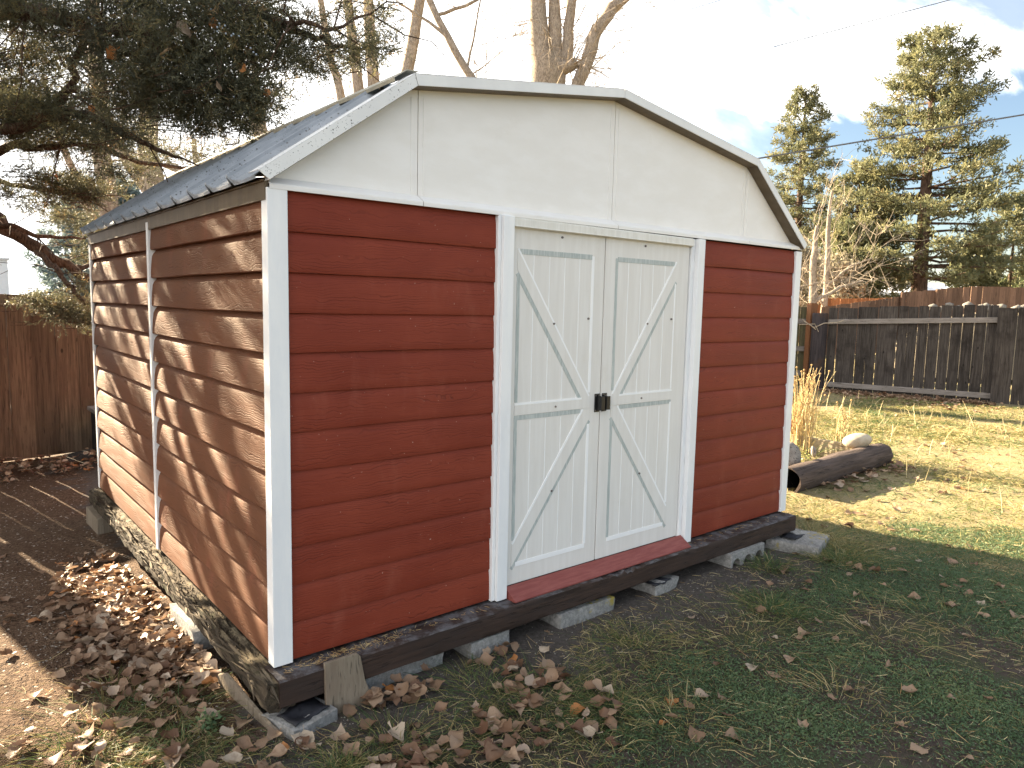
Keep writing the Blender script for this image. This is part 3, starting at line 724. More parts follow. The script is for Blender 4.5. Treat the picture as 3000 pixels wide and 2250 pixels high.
def shim(label, c, size, rz, tilt):
    mb = MB(); sx, sy, sz = size; n = 8; V = []
    for i in range(n+1):
        for j in range(5):
            x = -sx/2+sx*i/n; y = -sy/2+sy*j/4; V.append((x+random.uniform(-.004, .004), y+random.uniform(-.004, .004), .006*math.sin(i*1.1+j)+.004*math.cos(j*2)))
    mb.add(V, [(i*5+j, (i+1)*5+j, (i+1)*5+j+1, i*5+j+1) for i in range(n) for j in range(4)])
    o = mb.build('shingle_scrap', M['rubber'], None, smooth=50); k = o.modifiers.new('thick', 'SOLIDIFY'); k.thickness = sz
    o.location = c; o.rotation_euler = (tilt, 0, rz); return tag(o, label, 'scrap')
shim('curled black shingle scrap on the block at the front left corner', (.05, -.115, -.146), (.16, .10, .005), .3, .12)
shim('black shingle scrap on the small broken block below the right door', (2.11, -.05, -.137), (.15, .16, .006), .1, .05)
shim('black shingle scrap between slab block and beam at the right corner', (3.47, -.125, -.133), (.14, .10, .006), .1, .0)
# leaning board
mb = MB(); pts = [(.135, -.128, -.205), (.335, -.128, -.205), (.300, -.118, -.105), (.285, -.112, -.01), (.272, -.109, .004), (.138, -.109, .004)]
mb.prism(pts, (0, .016, 0)); tag(mb.build('board', M['oldboard'], None, bevel=.002), 'grey brown scrap board leaning upright against the front beam near the corner', 'board')
mb = MB(); mb.prism([(-.115, .42, -.185), (-.075, -.16, -.215), (-.02, -.23, -.22), (-.078, -.10, -.165), (-.098, .30, -.135)], (.012, .004, .003)); tag(mb.build('slate_strip', M['oldboard'], None, bevel=.002), 'thin grey plank edge stuck in the soil along the foot of the rotted beam', 'plank')
mb = MB(); mb.box((-.105, 2.86, gz1(-.05, 3)-.06), (.02, 3.24, -.128), .004); o = mb.build('support_post', M['oldboard'], None, bevel=.003); tag(o, 'short grey wooden post under the back end of the rotted left beam', 'post')

# ------------------------------------------------------------------ flower bed on the right
def log(name, label, a, b_, r, mat, seed=0):
    A = Vector(a); B = Vector(b_); rt = thing(name, label, 'log', tuple(A))
    nf = NF(3, seed); nf2 = NF(14, seed+1); n = 40; k = 36; D = (B-A); L = D.length; D.normalize(); up = Vector((0, 0, 1)); sd_ = D.cross(up).normalized(); V = []
    for i in range(n+1):
        for j in range(k):
            an = 2*math.pi*j/k; e = 1
            if i == n: e = .80
            if i == n-1: e = .94
            q = r*e*(1+.05*float(nf(i*.12, math.sin(an)*2))+.03*float(nf2(j*.5, i*.02)))
            V.append(D*(L*i/n) + sd_*math.cos(an)*q + up*math.sin(an)*q)
    for i, q in ((0, .90), ):                                   # hollow near end
        for j in range(k):
            an = 2*math.pi*j/k; V.append(sd_*math.cos(an)*r*q*(1+.1*math.sin(3*an)) + up*math.sin(an)*r*q)
    Fs = [(i*k+j, i*k+(j+1) % k, (i+1)*k+(j+1) % k, (i+1)*k+j) for i in range(n) for j in range(k)]
    b0 = (n+1)*k; Fs += [(j, b0+j, b0+(j+1) % k, (j+1) % k) for j in range(k)] + [tuple(n*k+j for j in range(k))]
    mb = MB(); mb.add(V, Fs); mb.build('bark', M[mat], rt, smooth=50)
    V = []
    for i, (q, dd) in enumerate(((.90, 0.002), (.80, .15), (.6, .35))):
        for j in range(k):
            an = 2*math.pi*j/k; V.append(D*dd + sd_*math.cos(an)*r*q*(1+.1*math.sin(3*an)*(1-i*.5)) + up*math.sin(an)*r*q)
    mb = MB(); mb.add(V, [(i*k+(j+1) % k, i*k+j, (i+1)*k+j, (i+1)*k+(j+1) % k) for i in range(2) for j in range(k)] + [tuple(2*k+j for j in range(k))])
    mb.build('hollow', M['char'], rt, smooth=50)
    return rt
log('log', 'dark weathered log with a charred hollow end edging the flower bed', (4.80, .67, -.110), (6.72, .69, -.095), .122, 'log', 5)
def boulder(name, label, c, s_, mat, seed, cat='stone', group=None, sub=3):
    import bmesh
    bm = bmesh.new(); bmesh.ops.create_icosphere(bm, subdivisions=sub, radius=1); rg = np.random.default_rng(seed)
    ks = rg.normal(size=(5, 3))*1.5; ph = rg.uniform(0, 6, 5)
    for v in bm.verts:
        q = 1+.07*sum(math.sin(v.co.dot(Vector(k))+p) for k, p in zip(ks, ph))
        v.co = Vector((v.co.x*s_[0], v.co.y*s_[1], v.co.z*s_[2]))*q
    me = bpy.data.meshes.new(name); bm.to_mesh(me); bm.free(); me.materials.append(M[mat]); me.polygons.foreach_set('use_smooth', [True]*len(me.polygons))
    o = bpy.data.objects.new(name, me); link(o); o.location = c; o.rotation_euler = (0, 0, rg.uniform(0, 3)); return tag(o, label, cat, group)
o = boulder('boulder', 'smooth tan boulder resting on the far end of the log', (6.33, .80, .062), (.135, .105, .085), 'boulder', 4); o.rotation_euler = (0.05, -.12, -.75)
boulder('boulder', 'dark speckled granite boulder half hidden by the right corner of the shed', (5.22, .93, -.04), (.14, .14, .17), 'speck', 8)
boulder('stone', 'small grey upright stone in the flower bed left of the pale edging plank', (5.86, 1.0, -.03), (.035, .03, .055), 'speck', 9)
for k_, (x, y, s_) in enumerate(((5.55, .93, .03), (6.05, .92, .028), (5.75, 1.12, .025), (6.2, 1.08, .03), (5.3, 1.25, .032), (5.95, 1.22, .025))):
    boulder('stone', 'little rounded pebble lying in the flower bed soil', (x, y, gz1(x, y)+s_*.4), (s_*1.2, s_, s_*.7), 'rock', 30+k_, group='pebbles in the flower bed', sub=2)
mb = MB(); mb.obox((6.62, 1.72, -.215), (-.03, -1.02, .0), (-.045, .005, 0), (0, 0, .19)); tag(mb.build('edging_plank', M['rail_pale'], None, bevel=.004), 'pale sunlit edging plank behind the flower bed soil', 'plank')
# dry stalk plant
def stalk_plant(name, label, c, n, hgt, spread, seed, mats=('stalk',), heads=True, cat='dry plant', group=None):
    rg = np.random.default_rng(seed); rt = thing(name, label, cat, c, group); mb = MB(); heads_at = []; hm = None
    for i in range(n):
        a = rg.uniform(0, 2*math.pi); rr = rg.uniform(0, spread*.28); h_ = hgt*rg.uniform(.45, 1.0); ln = rg.normal(0, .12, 2)*h_
        p = [(rr*math.cos(a)+ln[0]*q**1.6, rr*math.sin(a)+ln[1]*q**1.6, h_*q, .0050*(1-.6*q)) for q in (0, .3, .6, .85, 1.)]
        mb.tube(p, 4, False, t=rg.uniform(.2, 1))
        if heads and rg.random() < .75:
            heads_at.append(p[-1][:3])
        for _ in range(3):
            q = rg.uniform(.25, .9); b0 = Vector((rr*math.cos(a)+ln[0]*q**1.6, rr*math.sin(a)+ln[1]*q**1.6, h_*q)); a2 = rg.uniform(0, 6.28); l_ = rg.uniform(.05, .14)
            mb.tube([(*b0, .002), (b0.x+math.cos(a2)*l_*.5, b0.y+math.sin(a2)*l_*.5, b0.z+l_*.55, .0018), (b0.x+math.cos(a2)*l_*.7, b0.y+math.sin(a2)*l_*.7, b0.z+l_*1.1, .001)], 3, False, t=rg.uniform(0, .8))
    mb.build('stalks', M['stalk'], rt); 
    for p in heads_at:
        if hm is None:
            hb = MB(); hb.lathe([(0, -.008), (.011, -.002), (.012, .006), (0, .013)], n=6, t=.2); hm = q_ = hb.build('seed_head', M['stalk'], rt)
        else: q_ = hm.copy(); link(q_, rt)
        q_.location = p
    k = 420; P = np.stack([rg.normal(0, spread*.30, k), rg.normal(0, spread*.30, k), rg.uniform(0, .02, k)], 1); D = unit(np.stack([P[:, 0]*2, P[:, 1]*2, np.full(k, .35)], 1)+rg.normal(0, .25, (k, 3)))
    V, F, T = blades(P, D, rg.uniform(.10, .30, k), .006, np.stack([P[:, 0]*.4, P[:, 1]*.4, -rg.uniform(.02, .08, k)], 1), rg.uniform(.25, .9, k), rg); npmesh('leaves', V, F, M['grass'], rt, T)
    return rt
stalk_plant('dry_plant', 'tall clump of straw yellow dead flower stalks beside the right corner of the shed', (6.60, 1.56, -.20), 90, .98, .70, 3)
stalk_plant('dry_plant', 'thin rusty dry stalk with seed heads leaning right of the tall clump', (6.95, 1.25, -.20), 9, .66, .24, 5)
def succulent(label, c, n, r_, seed):
    rg = np.random.default_rng(seed); P = np.stack([rg.normal(0, r_*.5, n), rg.normal(0, r_*.5, n), np.abs(rg.normal(0, r_*.45, n))], 1)
    V, F, T = flecks(P, unit(rg.normal(size=(n, 3))+np.array([0, 0, .8])), rg.uniform(.012, .03, n), rg.uniform(.008, .016, n), rg.uniform(0, 1, n), rg)
    o = npmesh('low_plant', V, F, M['succulent'], None, T); o.location = c; return tag(o, label, 'plant')
succulent('yellow green fleshy plant behind the log next to the speckled boulder', (5.42, .86, -.17), 380, .16, 3)
succulent('small yellow green plant near the foot of the dead stalks', (6.15, 1.35, -.19), 240, .13, 4)
k_ = 150; rg = np.random.default_rng(8)
P = np.stack([rg.normal(0, .022, k_), rg.normal(0, .022, k_), np.abs(rg.normal(.02, .022, k_))], 1)
V, F, T = flecks(P, unit(rg.normal(size=(k_, 3))+np.array([0, 0, .9])), rg.uniform(.012, .026, k_), rg.uniform(.009, .016, k_), rg.uniform(.4, 1, k_), rg)
o = npmesh('weed', V, F, M['cover'], None, T); o.location = (-.235, .06, gz1(-.235, .06)); tag(o, 'small bright green weed in the bare soil left of the corner block', 'plant')
rt = thing('flower_pot', 'terracotta pot mostly hidden behind the right corner of the shed', 'pot', (7.03, 1.96, -.20))
mb = MB(); mb.lathe([(.0, .0), (.09, .0), (.12, .20), (.115, .20), (.10, .03), (0, .03)], n=24); mb.build('bowl', M['terracotta'], rt, smooth=40)
mb = MB(); mb.lathe([(.122, .195), (.142, .197), (.145, .245), (.120, .245), (.118, .197)], n=24); mb.build('rim', M['terracotta'], rt, smooth=40)

# ------------------------------------------------------------------ fences
def board(mb, o, u, n, w, h, th, rg, top=0., tv=None):
    o = Vector(o); u = Vector(u); n = Vector(n); tv = rg.uniform(.15, .85) if tv is None else tv
    lean = rg.uniform(-.006, .006); a = o + Vector((0, 0, 0)); z = h + top + rg.uniform(-.012, .012)
    wv = [rg.uniform(-.002, .002) for _ in range(6)]
    V = []
    for k, q in enumerate((0, .2, .4, .6, .8, 1.)):
        for du, dn in ((0, 0), (w, 0), (w, th), (0, th)):
            V.append(a + u*(du + wv[k]*(1 if du else -1) + lean*q) + n*(dn + wv[(k+2) % 6]) + Vector((0, 0, z*q)))
    Fs = [(k*4+j, k*4+(j+1) % 4, (k+1)*4+(j+1) % 4, (k+1)*4+j) for k in range(5) for j in range(4)] + [(3, 2, 1, 0), (20, 21, 22, 23)]
    mb.add(V, Fs, tv)
def fence(label, a, b_, h, zb, bw, gap, mat, rails=(), rail_mat=None, posts=(), post_mat=None, ph=None, seed=0, h2=None, front=-1, th=.018, name='wooden_fence', railw=.09, raild=.04, gapv=.6, followground=False):
    A = Vector((*a, 0)); B = Vector((*b_, 0)); u = (B-A); L = u.length; u.normalize(); n = Vector((-u.y, u.x, 0))
    rt = thing(name, label, 'fence', (a[0], a[1], zb)); rg = random.Random(seed); mb = MB(); x = 0
    h2 = h if h2 is None else h2; o0 = Vector((0, 0, 0))
    while x < L - .03:
        w = min(bw*rg.uniform(.92, 1.06), L-x); hh = h + (h2-h)*x/L
        board(mb, o0+u*x, u, n, w, hh, th, rg); x += w + gap*rg.uniform(1-gapv, 1+gapv)
    mb.build('picket_panel', M[mat], rt)
    for z, f in rails:
        mb = MB(); dz = (h2-h)*(1 if z > .5*h else 0)
        mb.obox(n*(-raild-.001 if f < 0 else th+.001) + Vector((0, 0, z)), u*L+Vector((0, 0, dz)), n*raild, Vector((0, 0, railw))); mb.build('rail', M[rail_mat or mat], rt, bevel=.004)
    for x, f in posts:
        mb = MB(); q = u*(L*x-.045) + n*(-.10-raild if f < 0 else th+raild+.003); mb.obox(q, u*.09, n*.09, Vector((0, 0, (ph or h)+(h2-h)*x))); mb.build('post', M[post_mat or mat], rt, bevel=.004)
    return rt
# left: brown cedar fence close behind the shed (far faces carry the rails)
fence('tall brown cedar fence with light in its gaps, left behind the shed', (-4.2, 4.87), (5.4, 7.05), 1.50, -.23, .200, .004, 'fence_left', ((.35, 1), (1.1, 1)), None, ((.1, 1), (.35, 1), (.62, 1), (.9, 1)), seed=4, th=.02)
fence('dark slatted fence with a top rail, seen over the brown cedar fence at the left', (-6., 11.4), (6., 8.2), 1.50, -.2, .14, .012, 'fence_left', ((1.46, 1), (.3, 1)), None, ((.2, 1), (.5, 1), (.8, 1)), seed=8)
# right: charcoal fence
f0, f1 = (12.95, 4.53), (13.78, 1.86)
fence('charcoal weathered picket fence with two grey rails and bright gaps, across the lawn', f0, f1, 1.62, -.19, .168, .008, 'fence_grey', ((1.30, -1), (.07, -1)), 'fence_rail', (), seed=3, h2=1.74, railw=.095, raild=.05, gapv=.9)
fence('dark brown board fence section at the right edge of the lawn', (13.60, 1.84), (14.35, -.55), 1.66, -.18, .30, .012, 'fence_grey', (), None, (), seed=13, h2=1.72, th=.035)
fence('mossy green board fence with three grey rails behind the dead stalks', (9.6, 7.35), (13.12, 5.05), 1.62, -.18, .16, .01, 'fence_moss', ((1.28, -1), (.72, -1), (.22, -1)), 'fence_rail', (), seed=5, raild=.05, railw=.10)
mb = MB(); mb.tube([(12.86, 4.66, -.25, .155), (12.86, 4.66, .5, .150), (12.86, 4.66, 1.30, .148), (12.86, 4.66, 1.325, .130)], 20, wob=.03); tag(mb.build('log_post', M['logpost'], None, smooth=40), 'thick round charred log post at the left end of the charcoal fence', 'post')
mb = MB(); mb.obox((12.86, 4.86, -.25), (.13, -.07, 0), (.07, .13, 0), (0, 0, 1.77)); tag(mb.build('fence_post', M['post_brown'], None, bevel=.006), 'reddish brown square post behind the round log post', 'post')
mb = MB(); c = Vector((12.74, 4.62, 1.10)); pts = [(c.x-.16, c.y+.22, c.z+.06), (c.x-.05, c.y+.06, c.z-.06), (c.x+.02, c.y-.10, c.z+.03), (c.x+.10, c.y-.32, c.z+.05), (c.x+.12, c.y-.44, c.z+.10)]
mb.tube([(*p, .009) for p in pts], 5); mb.tube([(c.x-.2, c.y+.3, c.z-.01, .008), (c.x-.05, c.y+.05, c.z+.01, .008), (c.x-.02, c.y-.02, c.z-.14, .007)], 5); mb.tube([(c.x-.16, c.y+.26, c.z+.10, .007), (c.x-.03, c.y+.03, c.z-.10, .007)], 5)
tag(mb.build('rope_tie', M['twig'], None), 'pale twine tied round the log post', 'rope')
# far fences
fence('low weathered grey brown fence beyond the charcoal fence, left part', (18.0, 7.3), (22.2, 7.02), 1.32, .16, .18, .006, 'fence_brown', (), None, (), seed=21, h2=1.70)
fence('far tall brown board fence rising to the right behind the charcoal fence', (22.2, 7.02), (23.9, 5.70), 1.78, .2, .17, .004, 'fence_brown', (), None, ((.0, -1), (.5, -1)), seed=22, h2=2.02)
fence('far brown board fence at the right edge beyond the rock pile', (23.93, 5.70), (26.6, 3.4), 2.02, .2, .17, .004, 'fence_brown', (), None, ((.5, -1),), seed=23, h2=1.98)
fence('bright orange cedar fence glowing in the sun below the pines', (20.8, 13.6), (27.2, 8.3), 1.50, .2, .15, .004, 'fence_orange', (), None, (), seed=24, h2=1.72)
rg = np.random.default_rng(17)
for k_ in range(44):
    tq = k_/43; x = 18.6 + 2.6*tq + rg.normal(0, .12); y = 4.75 - 2.9*tq + rg.normal(0, .12); s_ = rg.uniform(.06, .13)
    boulder('rock', 'pale angular rock on the heap behind the charcoal fence', (x, y, 1.49 + .04*math.sin(tq*9) + rg.uniform(-.05, .06) + .10*tq), (s_*1.2, s_, s_*.75), 'heap', 50+k_, 'rock', 'rocks heaped behind the charcoal fence', 1)
V = []; n = 24
mb = MB()
for i in range(n+1):
    tq = i/n; c = Vector((18.0+3.8*tq, 5.4-4.2*tq, 0)); nrm = Vector((.74, .67, 0))
    e = math.sin(math.pi*min(1, max(0, tq)))**.35
    for off, z in ((-1.6, -.1), (-.8, .75*e), (-.2, (1.38+.08*math.sin(i))*e), (.3, (1.42+.14*tq)*e), (1., .8*e), (1.8, .05)): V.append(c+nrm*off+Vector((0, 0, z)))
mb.add(V, [(i*6+j, (i+1)*6+j, (i+1)*6+j+1, i*6+j+1) for i in range(n) for j in range(5)]); o = mb.build('earth_mound', M['soil'], None, smooth=60); o['kind'] = 'structure'
# far house and white building
rt = thing('house', 'low slate blue house with a pale roof far behind the tall pine', 'house', (45.4, 17.9, .3))
u = Vector((49.8-45.4, 14.4-17.9, 0)); u.normalize(); n = Vector((-u.y, u.x, 0)); n = n if n.dot(Vector((1, 1, 0))) > 0 else -n
o0 = Vector((-.2, .2, 0)); mb = MB(); mb.obox(o0, u*7.4, n*6, Vector((0, 0, 2.25))); mb.build('wall', M['housewall'], rt)
mb = MB(); mb.prism([o0-u*.5-n*.6+Vector((0, 0, 2.252)), o0-u*.5+n*3+Vector((0, 0, 3.05)), o0-u*.5+n*6.6+Vector((0, 0, 2.252))], u*8.6); mb.prism([o0-u*.5-n*.62+Vector((0, 0, 2.10)), o0-u*.5-n*.62+Vector((0, 0, 2.30)), o0-u*.5-n*.605+Vector((0, 0, 2.30)), o0-u*.5-n*.605+Vector((0, 0, 2.10))], u*8.6); mb.build('roof', M['houseroof'], rt)
mb = MB(); mb.obox(o0+u*.0-n*.05+Vector((0, 0, .2)), u*2.2, n*.045, Vector((0, 0, 1.8))); mb.build('garage_door', M['housepale'], rt)
mb = MB(); mb.obox(o0+u*2.9-n*.05+Vector((0, 0, 1.0)), u*1.0, n*.045, Vector((0, 0, .9))); mb.build('window', M['glass'], rt)
rt = thing('white_building', 'tall plain white building with small dark windows far behind the left fence', 'building', (-2.5, 34.5, 0))
mb = MB(); mb.box((-4, 0, -.5), (4.75, 8, 2.75)); mb.build('wall', M['whitewall'], rt); mb = MB(); mb.box((-4.1, -.1, 2.752), (4.82, 8.1, 2.83)); mb.build('roof', M['houseroof'], rt)
for x, z, w, h_ in ((3.9, 2.0, .18, .32), (3.95, 1.65, .14, .2), (3.35, 1.45, .3, .3), (4.1, 1.3, .16, .25), (3.2, 2.1, .3, .3)):
    mb = MB(); mb.box((x, -.03, z), (x+w, -.004, z+h_)); mb.build('window', M['glass'], rt)
# unidentified object behind the back corner, its box shape invented
rt = thing('dark_object', 'dark object with a pale weathered top behind the back corner of the shed', 'dark_object', (.33, 5.05, -.27))
mb = MB(); mb.box((-.02, 0, 0), (.55, .40, .52)); mb.build('box', M['char'], rt, bevel=.006); mb = MB(); mb.box((-.045, -.03, .522), (.60, .44, .56), .004); mb.box((-.03, -.028, .40), (.56, -.004, .515), .003); mb.build('lid', M['fence_rail'], rt, bevel=.004)

# ------------------------------------------------------------------ juniper reaching over the shed from the left
LIMBS=[
 [(-0.69,5.99,2.33,0.08),(-0.31,5.76,2.03,0.064),(-0.07,5.66,1.81,0.054),(0.14,5.59,1.66,0.05),(0.38,5.5,1.53,0.035),(0.59,5.44,1.43,0.02)],
 [(0.14,5.59,1.66,0.03),(0.31,5.84,1.64,0.026),(0.54,6.18,1.66,0.02),(0.9,6.4,1.7,0.012)],
 [(-0.05,5.63,1.75,0.03),(0.08,5.23,1.55,0.024),(0.15,5.02,1.36,0.018),(0.21,4.96,1.28,0.012)],
 [(-0.48,5.24,2.01,0.03),(-0.29,5.07,1.94,0.024),(-0.11,5.04,1.86,0.018),(0.24,5.14,1.87,0.01)],
 [(-0.78,4.51,2.48,0.05),(-0.38,3.39,2.45,0.034),(-0.27,3.04,2.48,0.030),(-0.2,2.87,2.56,0.027),(-0.15,2.7,2.6,0.024),(-0.18,2.48,2.71,0.02),(-0.18,2.23,2.78,0.022),(-0.13,1.93,2.84,0.015)],
 [(-0.27,3.04,2.48,0.035),(-0.11,2.91,2.5,0.028),(0.05,2.64,2.4,0.022),(0.2,2.49,2.3,0.015),(0.39,2.46,2.24,0.008)],
 [(-0.73,3.25,3.1,0.06),(-0.39,2.55,2.94,0.045),(-0.15,2.08,2.81,0.035),(-0.03,1.83,2.74,0.028),(0.12,1.7,2.68,0.02),(0.3,1.54,2.6,0.012)],
 [(-0.07,2.18,3.1,0.04),(0.24,1.78,3.01,0.032),(0.46,1.44,2.86,0.024),(0.68,1.24,2.75,0.017),(0.83,1.11,2.69,0.011),(0.98,0.99,2.68,0.006)],
 [(0.46,1.44,2.86,0.016),(0.6,1.18,2.76,0.012),(0.75,1.05,2.74,0.009),(0.9,0.94,2.82,0.005)],
 [(-0.62,4.62,2.38,0.04),(-0.31,4.11,2.47,0.03),(-0.08,3.79,2.44,0.022),(0.16,3.59,2.46,0.012)],
 [(-0.61,4.87,2.32,0.03),(-0.33,4.49,2.21,0.02),(-0.08,4.14,2.16,0.014),(0.16,3.94,2.11,0.008)],
 [(-0.52,5.11,2.7,0.045),(0.06,4.51,2.77,0.035),(0.34,4.11,2.49,0.022),(0.65,3.84,2.41,0.015),(1.02,3.65,2.38,0.006)],
]
CLUMPS=[ # x,y,z,radius-h,radius-v,density
 (-0.42,2.71,2.97,0.28,0.16,1),
 (-0.2,2.25,2.86,0.24,0.14,1),
 (0.05,1.92,2.89,0.24,0.13,1.2),
 (0.28,1.59,2.86,0.24,0.13,1.2),
 (0.51,1.39,2.83,0.19,0.13,1),
 (-0.07,1.98,2.65,0.24,0.13,1.1),
 (0.15,1.67,2.64,0.25,0.14,1.4),
 (0.38,1.48,2.67,0.22,0.14,1.3),
 (0.57,1.33,2.67,0.14,0.12,1),
 (0.1,1.82,2.47,0.26,0.12,1.4),
 (0.29,1.52,2.46,0.24,0.12,1.4),
 (0.46,1.38,2.42,0.15,0.11,1.2),
 (0.03,2.14,2.44,0.21,0.10,1),
 (0.2,1.71,2.34,0.18,0.09,1.1),
 (0.36,1.45,2.32,0.15,0.08,1.1),
 (0.26,1.65,2.26,0.09,0.05,0.7),
 (0.42,1.39,2.26,0.08,0.05,0.6),
 (0.72,1.21,2.78,0.13,0.07,0.55),
 (0.84,1.13,2.87,0.09,0.06,0.5),
 (0.94,0.91,2.82,0.09,0.05,0.6),
 (0.79,1.14,2.64,0.13,0.08,0.7),
 (0.91,0.91,2.67,0.12,0.07,0.8),
 (0.91,1.04,2.64,0.09,0.06,0.6),
 (0.67,1.23,2.61,0.11,0.08,0.7),
 (0.72,1.18,2.56,0.07,0.05,0.4),
 (-0.37,3.71,2.96,0.23,0.17,0.7),
 (-0.15,3.53,2.96,0.20,0.17,0.6),
 (-0.32,3.9,2.72,0.29,0.16,0.8),
 (-0.39,3.67,2.56,0.23,0.14,1),
 (0.03,3.34,2.67,0.19,0.14,0.6),
 (-0.25,4.07,2.5,0.30,0.11,0.7),
 (0.1,3.78,2.51,0.28,0.12,0.7),
 (0.31,3.35,2.52,0.21,0.11,0.6),
 (-0.27,4.31,2.22,0.26,0.11,0.9),
 (-0.02,4.1,2.19,0.32,0.10,1),
 (-0.3,4.32,2.11,0.21,0.09,0.7),
 (0.11,3.99,2.13,0.14,0.07,0.7),
 (0.47,4.51,2.41,0.13,0.08,0.5),
 (0.71,4.07,2.57,0.23,0.09,0.4),
 (1.01,4.08,2.54,0.24,0.10,0.45),
 (1.31,4.25,2.72,0.17,0.08,0.3),
 (0.64,4.38,2.5,0.19,0.10,0.4),
 (0.21,5.46,2.07,0.26,0.10,0.5),
 (0.38,5.57,1.97,0.18,0.11,0.5),
 (0.01,5.37,2.13,0.25,0.08,0.35),
 (0.32,5.85,1.77,0.17,0.09,0.6),
 (-0.13,5.11,1.3,0.18,0.07,1),
 (0.04,4.97,1.28,0.15,0.07,1),
 (0.19,5.12,1.42,0.12,0.07,0.6),
 (0.06,4.94,1.18,0.20,0.07,0.9),
 (0.21,4.93,1.15,0.12,0.10,0.9),
 (-0.40,3.2,2.55,0.2,0.1,1),
 (-0.34,2.75,2.5,0.2,0.1,1),
 (-0.12,2.9,2.42,0.2,0.07,.8),
 (0.06,2.6,2.36,0.18,0.06,.7),
 (0.20,3.4,2.22,0.22,0.06,.5),
]
BERRIES=[(-0.22, 1.94, 2.83), (-0.2, 1.92, 2.79), (-0.19, 1.91, 2.78), (-0.19, 1.84, 2.73), (-0.2, 1.84, 2.74), (-0.19, 1.83, 2.73), (0.24, 1.36, 2.79), (0.29, 1.32, 2.82), (0.35, 1.26, 2.81), (0.24, 1.27, 2.68), (0.25, 1.27, 2.7), (0.26, 1.26, 2.68), (0.27, 1.25, 2.69), (0.24, 1.27, 2.66), (0.25, 1.26, 2.66), (0.27, 1.24, 2.65), (0.29, 1.22, 2.64), (0.3, 1.22, 2.65), (0.32, 1.2, 2.64), (-0.1, 1.73, 2.55), (-0.1, 1.73, 2.54), (0.38, 1.21, 2.6), (0.39, 1.2, 2.58), (0.4, 1.19, 2.57), (0.06, 1.54, 2.57), (0.21, 1.39, 2.4), (0.32, 1.29, 2.37)]
CAUGHT=[(0.13, 1.43, 2.68), (-0.13, 1.76, 2.59), (0.25, 1.37, 2.73), (0.36, 1.24, 2.5), (-0.06, 2.74, 2.51), (-0.12, 3.8, 2.23), (0.47, 1.24, 2.41), (0.25, 1.29, 2.41), (-0.35, 3.28, 2.8)]

TR = (-1.25, 5.15)
jun = thing('juniper_tree', 'dark shaggy juniper spreading its foliage over the left roof of the shed', 'tree', (TR[0], TR[1], gz1(*TR)))
jo = Vector(jun.location)
def L(p): return (p[0]-jo.x, p[1]-jo.y, p[2]-jo.z)
mb = MB(); mb.tube([(*L((TR[0], TR[1], gz1(*TR)-.1)), .24), (*L((TR[0]+.03, TR[1], .6)), .20), (*L((TR[0]-.02, TR[1]+.03, 1.6)), .18), (*L((TR[0]+.06, TR[1]-.05, 2.7)), .15), (*L((TR[0]+.02, TR[1]-.2, 3.9)), .11), (*L((TR[0]+.1, TR[1]-.3, 5.0)), .06)], 16, wob=.08)
mb.build('trunk', M['bark_jun'], jun, smooth=50)
def wig(pts, k=4, amp=.03, rng=random):
    out = []
    for a, b_ in zip(pts, pts[1:]):
        for i in range(k):
            q = i/k; out.append(tuple(a[j]+(b_[j]-a[j])*q + (rng.uniform(-amp, amp)*min(1, a[3]*25+.15) if j < 3 and i else 0) for j in range(4)))
    return out + [pts[-1]]
for i, lm in enumerate(LIMBS):
    s_ = lm[0]
    if i in (0, 3, 4, 6, 9, 10, 11): lm = [(TR[0]+.02, TR[1], max(1.2, s_[2]-.35), s_[3]*1.25)] + lm
    if i == 7: lm = [(-.73, 3.25, 3.10, .05)] + lm
    mb = MB(); mb.tube([(*L(p), p[3]) for p in wig(lm)], 9, wob=.12); mb.build('limb', M['bark_jun'], jun, smooth=60)
rg = np.random.default_rng(5)
EXTRA = [(-1.7, .6, 2.0, .5, .5, .7), (-1.8, 1.6, 1.6, .5, .5, .7), (-1.9, 2.7, 2.0, .6, .5, .7), (-2.1, .2, 3.0, .6, .5, .6), (-1.7, 1.4, 3.0, .5, .4, .6), (-2.0, 3.6, 1.5, .5, .5, .7), (-2.6, 1.6, 2.6, .6, .6, .6), (-1.6, 3.6, 2.6, .5, .4, .6), (-2.2, 3.2, 3.2, .7, .5, .5), (-2.6, 4.6, 2.6, .7, .6, .5), (-2.4, 2.4, 4.2, .8, .5, .5), (-1.5, 3.2, 4.6, .8, .5, .5), (-3., 5.5, 3.6, .8, .7, .4), (-2.9, 3.4, 4.6, .8, .6, .4), (-1.6, 2.6, 3.6, .5, .4, .6), (-2.0, 6.0, 4.8, .8, .6, .4), (-3.2, 2.4, 3.4, .7, .5, .4), (-.9, 1.9, 4.0, .6, .3, .5), (-1.1, 4.6, 4.4, .8, .5, .5), (-1.3, 5.6, 3.6, .7, .5, .5), (-.6, 3.9, 3.6, .6, .3, .8), (-.2, 2.9, 3.45, .5, .25, .8), (.25, 2.2, 3.3, .45, .2, .7), (-1.6, 4.2, 3.0, .6, .4, .6), (-1.9, 5.3, 2.4, .5, .4, .6)]  # unseen outer crown, largely added to dim sky light on the side wall
SHADE = []
for q in range(46):                                             # unseen clumps added on sun paths to dapple the side wall
    y0, z0, t_ = RNG.uniform(.0, 3.2), RNG.uniform(.1, 1.75), RNG.uniform(3.3, 5.0)
    SHADE.append((-.188*t_ + RNG.normal(0, .03), y0 + .982*t_, z0 + .414*t_, RNG.uniform(.09, .18), RNG.uniform(.06, .12), .55))
HOLES = ((1.40, .06), (1.22, .05), (1.08, .085), (.86, .03), (.66, .05), (.40, .08), (.22, .03), (.05, .06), (-.22, .06), (-.50, .05), (-.82, .11), (-1.1, .05))
nh1, nh2 = NF(1.9, 77), NF(6, 78)
